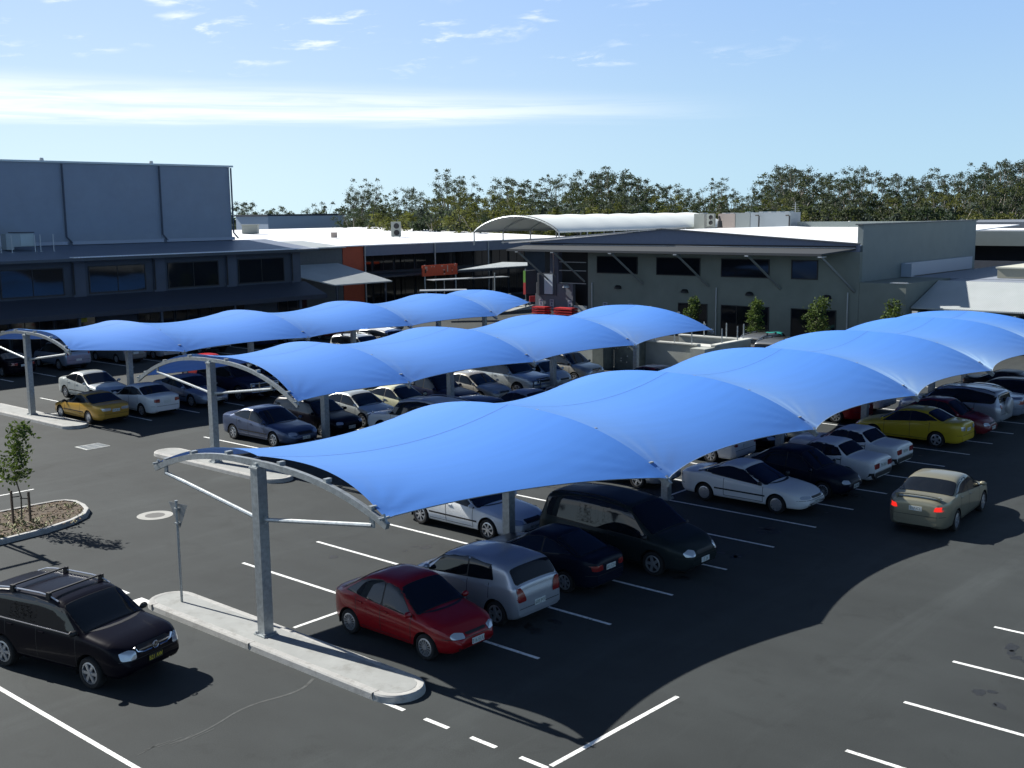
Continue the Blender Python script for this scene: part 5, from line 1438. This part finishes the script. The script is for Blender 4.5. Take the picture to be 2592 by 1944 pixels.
kinds = ['grey green', 'olive', 'dark green', 'yellow green']
shape = ['broad topped', 'open crowned', 'low bushy', 'tall thin', 'rounded']
TL = {}
def plant_tree(px, ytop, depth, pr, ph, mi, nm='gum_tree', grp='gum trees behind the buildings', scl=None, lab=''):
    g_ = atD(px, 600, depth); zt = atD(px, ytop, depth).z
    x, y = g_.x, g_.y
    s_ = zt/ph
    si = protos.index(pr) if pr in protos else 2
    o = empty(nm, (x, y, 0), rnd.uniform(0, 2*pi)); w_ = rnd.uniform(.9, 1.15)
    o.scale = (s_*w_, s_*w_, s_) if scl is None else scl
    o['category'] = 'tree'; o['group'] = grp
    o['label'] = lab
    link('trunk', pr[0], o); c = link('crown', pr[1], o); c.material_slots[0].link = 'OBJECT'; c.material_slots[0].material = gum[mi]
LM = [(600, 770, 'between the tall grey box and the main tree belt'), (770, 1180, 'above the left half of the white roof'), (1180, 1480, 'above the open end of the arched membrane roof'), (1480, 1760, 'above the closed end of the arched membrane roof'), (1760, 2010, 'above the rooftop plant'), (2010, 2180, 'above the olive gable'), (2180, 2450, 'above the taller side block'), (2450, 9999, 'at the right edge of the picture')]
ORD = ['first', 'second', 'third', 'fourth', 'fifth', 'sixth', 'seventh', 'eighth', 'ninth', 'tenth', 'eleventh', 'twelfth', 'thirteenth', 'fourteenth']
CNT = {}
def tree_label(px, layer):
    lm = next((t for a, b, t in LM if px < b), LM[-1][2])
    CNT[(lm, layer)] = CNT.get((lm, layer), 0) + 1
    return '%s %s tree from left %s' % (ORD[CNT[(lm, layer)]-1], layer, lm)
px = 588
while px < 2680:
    yt = interp(SKY, px) + 8
    dep = rnd.uniform(185, 205) if px > 880 else rnd.uniform(215, 235)
    k = rnd.choice([0, 0, 1, 1, 3, 4]) if px > 880 else rnd.choice([0, 4, 2, 2])
    plant_tree(px, yt+rnd.choice([-8,-2,2,10,18]), dep, protos[k], PH[k], rnd.choice([0, 0, 0, 1, 2]), lab=tree_label(px, 'skyline'))
    px += (27 if px > 880 else 19) + rnd.uniform(0, 16 if px > 880 else 8)
for px, py, k in ((910, 478, 1), (940, 455, 3), (1143, 430, 3), (1160, 448, 3), (1290, 448, 1), (1420, 443, 3), (1500, 430, 1), (1555, 424, 3), (1590, 436, 1), (1830, 452, 3), (1975, 430, 3), (2000, 418, 1), (2040, 432, 3), (2172, 420, 1), (2335, 430, 3), (2420, 436, 1), (2498, 414, 3), (2535, 405, 1), (2570, 418, 3)):
    plant_tree(px, py, rnd.uniform(176, 186), protos[k], PH[k], 0, lab=tree_label(px, 'tall emergent'))
for row, (d0, drop, step, ks) in enumerate(((172, 34, 38, [0, 2, 4]), (160, 56, 36, [2, 4, 2]))):
    px = 905 + 10*row
    while px < 2690:
        yt = interp(SKY, px) + drop + rnd.uniform(-16, 16)
        yt = min(yt, 528)
        k = rnd.choice(ks); plant_tree(px, yt, d0+rnd.uniform(-5, 5), protos[k], PH[k], rnd.choice([0, 1, 1, 2, 2, 3]), lab=tree_label(px, ['middle', 'front'][row]))
        px += step + rnd.uniform(-8, 10)
px = 592
while px < 2690:
    k = rnd.choice([0, 1]); plant_tree(px, rnd.uniform(516, 542) if px > 880 else rnd.uniform(548, 560), rnd.uniform(146, 152) if px > 1000 else rnd.uniform(205, 210), bushes[k], [8, 7][k], rnd.choice([1, 2, 3, 0]), 'bushy_tree', lab=tree_label(px, 'low bushy'))
    px += 46 + rnd.uniform(-8, 14)

def young_tree(x, y, z0, H, seed, label, stakes=True, crown_lo=.42, rad=.42, n=60, lsize=.10, cat='tree'):
    rn = random.Random(seed)
    o = empty('young_tree', (x, y, z0), 0, label=label, category=cat)
    tb = MB(); tr = [(.02*sin(i*1.3)*i, .02*cos(i*1.7)*i, H*.95*i/7) for i in range(8)]
    tb.tube(tr, .028, 6, r2=.008)
    lf = MB()
    for c in range(n):
        t = crown_lo + (1-crown_lo)*rn.random(); a = rn.uniform(0, 2*pi); r0 = rad*(1.1-.75*t)*rn.uniform(.5, 1.35)*(1.2 if t > .55 else .9)
        bx, by = tr[min(7, int(t*7))][:2]
        e = Vector((bx+r0*cos(a), by+r0*sin(a), H*t+rn.uniform(-.05,.12)))
        if c % 3 == 0: tb.tube([(bx, by, H*t-.15), tuple(e)], .008, 4, r2=.004, cap=False)
        for l in range(11):
            p = e + Vector((rn.gauss(0,.07), rn.gauss(0,.07), rn.gauss(0,.07)))*(rad/.42)
            d = Vector((rn.uniform(-1,1), rn.uniform(-1,1), rn.uniform(-.5,.8))).normalized()*lsize*rn.uniform(.7,1.3)
            q = d.cross(Vector((rn.uniform(-1,1), rn.uniform(-1,1), rn.uniform(-1,1)))).normalized()*lsize*.26
            lf.add([p, p+d*.45+q, p+d, p+d*.45-q], [(0,1,2,3)])
    tb.build('trunk', barkd, o, smooth=True); lf.build('crown', leaf_mat('young_leaf', (.070,.100,.034), .4), o)
    if stakes:
        for dx, dy, h in ((-.20, .14, 1.02), (.20, -.16, .95)):
            m = MB(); m.box(dx-.03, dx+.03, dy-.03, dy+.03, 0, h); m.build('stake', mat('stake_timber', (.10,.07,.05), .8), o)
            m = MB(); m.bar((dx, dy, h-.2), (0, 0, h-.18), .012, .03); m.build('tie', black, o)
    return o
young_tree(-2.11, 13.82, .12, 3.0, 4, 'small staked young tree in the mulch garden bed', n=70, lsize=.15, rad=.50)
for i, (px, py, w_, lab) in enumerate(((1752, 757, .50, 'narrow young tree against the olive wall, leftmost of four'), (1912, 765, .55, 'narrow young tree against the olive wall, second from the left'), (2070, 758, .75, 'narrow young tree against the olive wall, third and widest'), (2258, 770, .62, 'narrow young tree against the olive low block, rightmost of four'))):
    a = atX(px, py, 52.6); young_tree(a.x, a.y, 0, a.z, 30+i, lab, stakes=False, crown_lo=.30, rad=w_, n=90, lsize=.22)
a = atX(2312, 798, 53.2); young_tree(a.x, a.y, 0, a.z, 44, 'short bushy young tree beside the small white sign', stakes=False, crown_lo=.3, rad=.5, n=50, lsize=.2)
a = atX(2312, 795, 53.5); o = empty('small_sign', (a.x, a.y-.1, 0), 0, label='small white sign plate on a post at the end of the olive low block', category='sign')
m = MB(); m.tube([(0,0,0), (0,0,a.z-.1)], .03, 6); m.build('pole', galv, o); m = MB(); m.box(-.05, -.03, -.18, .18, a.z-.45, a.z+.2); m.build('sign_plate', mat('white_vent', (.75,.75,.72), .4), o)

# ------------------------------------------------------------------ the parked cars
P = paint
red_p = P('red', (.24,.006,.010)); silver = P('silver', (.42,.45,.50), .55, .3); dkblue = P('midnight', (.008,.011,.022)); dkgreen = P('bottle_green', (.020,.028,.029), .2)
white = P('white', (.70,.72,.72)); goldp = P('champagne', (.27,.26,.19), .45); black_p = P('black_plum', (.005,.0045,.009)); steel = P('steel_blue', (.075,.10,.17), .45)
yell = P('yellow', (.46,.335,.022)); ochre = P('ochre', (.46,.27,.045), .25); silvb = P('silver_blue', (.25,.29,.37), .5); cream = P('cream', (.58,.58,.40)); maroon = P('maroon', (.12,.012,.018)); navy = P('navy', (.015,.02,.05), .2)
palec = P('pale_silver', (.52,.56,.55), .4); beige = P('beige_silver', (.46,.44,.38), .4); teal = P('teal', (.03,.30,.26)); greyp = P('grey', (.16,.17,.18), .4); brightred = P('bright_red', (.55,.03,.03))
FWD, REV = -90, 90     # nose towards the camera side aisle, or nose in
# nearest row, near side (y < 0)
car('compact', -.80, -2.28, FWD, red_p, 'red rounded small saloon, the nearest car under the canopy', plates=('316 EUU', None))
car('supermini', 1.66, -2.10, REV, silver, 'silver hatchback parked nose in beside the nearest red car', plates=(None, '608 JMY'))
car('three_door', 4.42, -1.92, REV, dkblue, 'dark blue three door hatchback between the silver hatchback and the dark people carrier', plates=(None, '602 EZA'))
car('carrier', 7.05, -2.62, FWD, dkgreen, 'dark green long people carrier with roof rails', 'minivan', plates=('D 24', None))
car('coupe', 14.48, -2.30, FWD, white, 'white coupe with a black side moulding under the nearest canopy', plates=('OUT 18', None))
car('compact', 17.0, -2.75, FWD, dkblue, 'dark rounded car just behind the white coupe', plates=('482 HKL', None))
car('boxy', 19.45, -2.45, REV, white, 'white boxy saloon with a dark side stripe behind the dark rounded car', plates=(None, '711 DGX'))
car('boxy', 22.1, -2.15, REV, white, 'white boxy saloon with a sunroof, the second of the two boxy whites', plates=(None, '205 BTR'))
car('midsize', 27.35, -2.50, REV, yell, 'yellow saloon with clear tail lamps under the nearest canopy', plates=(None, 'YEL 40'), tlm=lampm)
car('compact', 29.9, -2.9, FWD, maroon, 'maroon car showing its nose behind the yellow saloon', plates=('903 FRE', None))
car('suv_spare', 32.4, -2.35, REV, silver, 'silver off road car with a spare wheel cover on its tail', 'suv', plates=(None, None))
car('large', 35.0, -2.2, REV, silvb, 'blue silver saloon just beyond the silver off road car')
car('wagon', 37.6, -2.7, REV, navy, 'dark estate car near the right edge under the canopy')
car('large', 40.3, -2.6, FWD, black_p, 'black saloon at the right picture edge')
# nearest row, far side (y > 0)
car('large', 6.72, 2.90, FWD, white, 'white large saloon half hidden below the canopy edge', plates=('741 GHM', None))
car('midsize', 14.5, 3.0, FWD, silver, 'silver saloon behind the white coupe on the far side of the row')
car('wagon', 19.5, 3.1, REV, white, 'white estate car on the far side behind the dark rounded car')
car('large', 22.1, 3.1, FWD, black_p, 'black saloon on the far side behind the boxy white saloons')
car('midsize', 24.7, 3.0, FWD, palec, 'pale silver saloon glimpsed beside the yellow saloon')
car('large', 29.9, 3.0, REV, red_p, 'red car on the far side beyond the yellow saloon')
car('ute', 32.5, 3.1, REV, white, 'white pickup on the far side of the nearest row', 'ute')
# middle row, far side
car('large', 11.05, 18.78, FWD, steel, 'steel blue saloon with a sunroof at the open end of the middle row', plates=('552 BCL', None))
car('wagon', 13.75, 18.95, FWD, black_p, 'black estate car beside the steel blue saloon', plates=('847 AFD', None))
car('midsize', 16.2, 19.1, FWD, palec, 'pale silver saloon third from the open end of the middle row')
car('whitehatchback', 18.8, 19.0, FWD, cream, 'cream car with a high rear spoiler in the middle row')
car('ute', 21.4, 19.2, FWD, navy, 'navy pickup beside the cream car', 'ute')
car('midsize', 24.0, 19.1, FWD, beige, 'beige silver hatchback between the navy pickup and the white four wheel drive')
car('big4wd', 26.7, 19.0, FWD, palec, 'tall white four wheel drive with a chrome bull bar', 'suv')
car('supermini', 29.2, 19.0, FWD, palec, 'small white hatchback beside the tall four wheel drive')
car('suv', 31.8, 19.2, FWD, beige, 'beige and silver off road car at the far end of the middle row', 'suv')
# middle row, near side
car('big4wd', 15.0, 13.6, REV, white, 'white four wheel drive with its bonnet at the column in the middle row', 'suv')
car('supermini', 17.9, 13.6, REV, steel, 'blue small car behind the white four wheel drive')
car('wagon', 12.3, 13.2, REV, silvb, 'blue silver estate car mostly hidden by the nearest canopy') if False else None
car('large', 21.2, 13.4, REV, silver, 'silver saloon on the near side of the middle row')
car('wagon', 26.2, 13.4, REV, navy, 'dark estate car with roof rails on the near side of the middle row')
car('large', 31.5, 13.4, REV, maroon, 'dark maroon saloon before the concrete blocks')
# far row, near side
car('coupe', 8.95, 29.85, REV, ochre, 'ochre yellow coupe at the open end of the far row', plates=(None, '319 JKA'), tlm=lampm)
car('midsize', 11.5, 29.6, REV, white, 'white saloon with red tail lamps beside the ochre coupe', plates=(None, None))
car('large', 14.55, 30.1, FWD, silvb, 'silver blue saloon behind the white saloon in the far row', plates=('604 FTB', None))
car('big4wd', 17.2, 29.8, FWD, navy, 'dark four wheel drive with a chrome bull bar in the far row', 'suv')
car('large', 19.9, 29.7, FWD, palec, 'pale silver saloon seen below the middle canopy in the far row')
# far row, far side
car('large', 12.2, 35.5, FWD, palec, 'pale silver large saloon with a spoiler behind the ochre coupe')
car('compact', 20.0, 36.5, FWD, brightred, 'bright red small car behind the arch of the middle canopy')
car('midsize', 25.4, 35.3, FWD, palec, 'pale saloon peeping above the middle canopy')
car('suv', 31.0, 35.6, FWD, palec, 'white off road car with roof bars beyond the middle canopy', 'suv')
car('big4wd', 33.6, 35.6, FWD, white, 'white four wheel drive, the tall one beyond the middle canopy', 'suv')
car('suv', 38.5, 37.5, FWD, greyp, 'dark grey off road car at the far end of the farthest canopy', 'suv') if False else None
# row against the shop
for i, (k, x, pm, lab) in enumerate((('supermini', 11.0, red_p, 'red hatchback parked against the shop at the left picture edge'), ('large', 13.7, black_p, 'black saloon parked against the shop, beside the red hatchback'), ('suv', 17.3, silvb, 'silver blue off road car parked against the shop'), ('wagon', 21.2, greyp, 'grey estate car parked against the shop'),
    ('midsize', 23.9, silver, 'silver saloon parked against the shop, fifth from the left'), ('big4wd', 27.6, white, 'white four wheel drive parked against the shop'), ('large', 31.9, navy, 'navy saloon parked against the shop'), ('wagon', 34.9, palec, 'pale estate car parked against the shop'), ('suv', 38.2, maroon, 'maroon off road car parked against the shop'), ('large', 44.5, greyp, 'grey saloon at the right end of the shop row'))):
    car(k, x, 48.9, REV, pm, lab, 'suv' if k in ('suv', 'big4wd') else 'car')
# cars near the olive building
car('three_door', 50.6, 16.2, 20, teal, 'teal hatchback parked in front of the olive building')
car('suv', 44.8, 12.6, 0, greyp, 'grey off road car with a rear spoiler beside the concrete pit', 'suv')
car('suv', 46.8, 14.8, 0, greyp, 'second grey off road car beside the concrete pit, the farther one', 'suv')
car('large', 46.0, 27.5, REV, black_p, 'black saloon below the tip of the farthest canopy')
# moving cars
car('suv', -6.42, 2.2, -77, black_p, 'black off road car with roof bars driving past at the lower left', 'suv', plates=('B21 AW', None), pstyle=1, steer=-3)
car('saloon', 16.45, -7.72, 3.5, goldp, 'champagne saloon with lit brake lamps driving away in the aisle', plates=(None, '117 ICL'), tlm=brake)
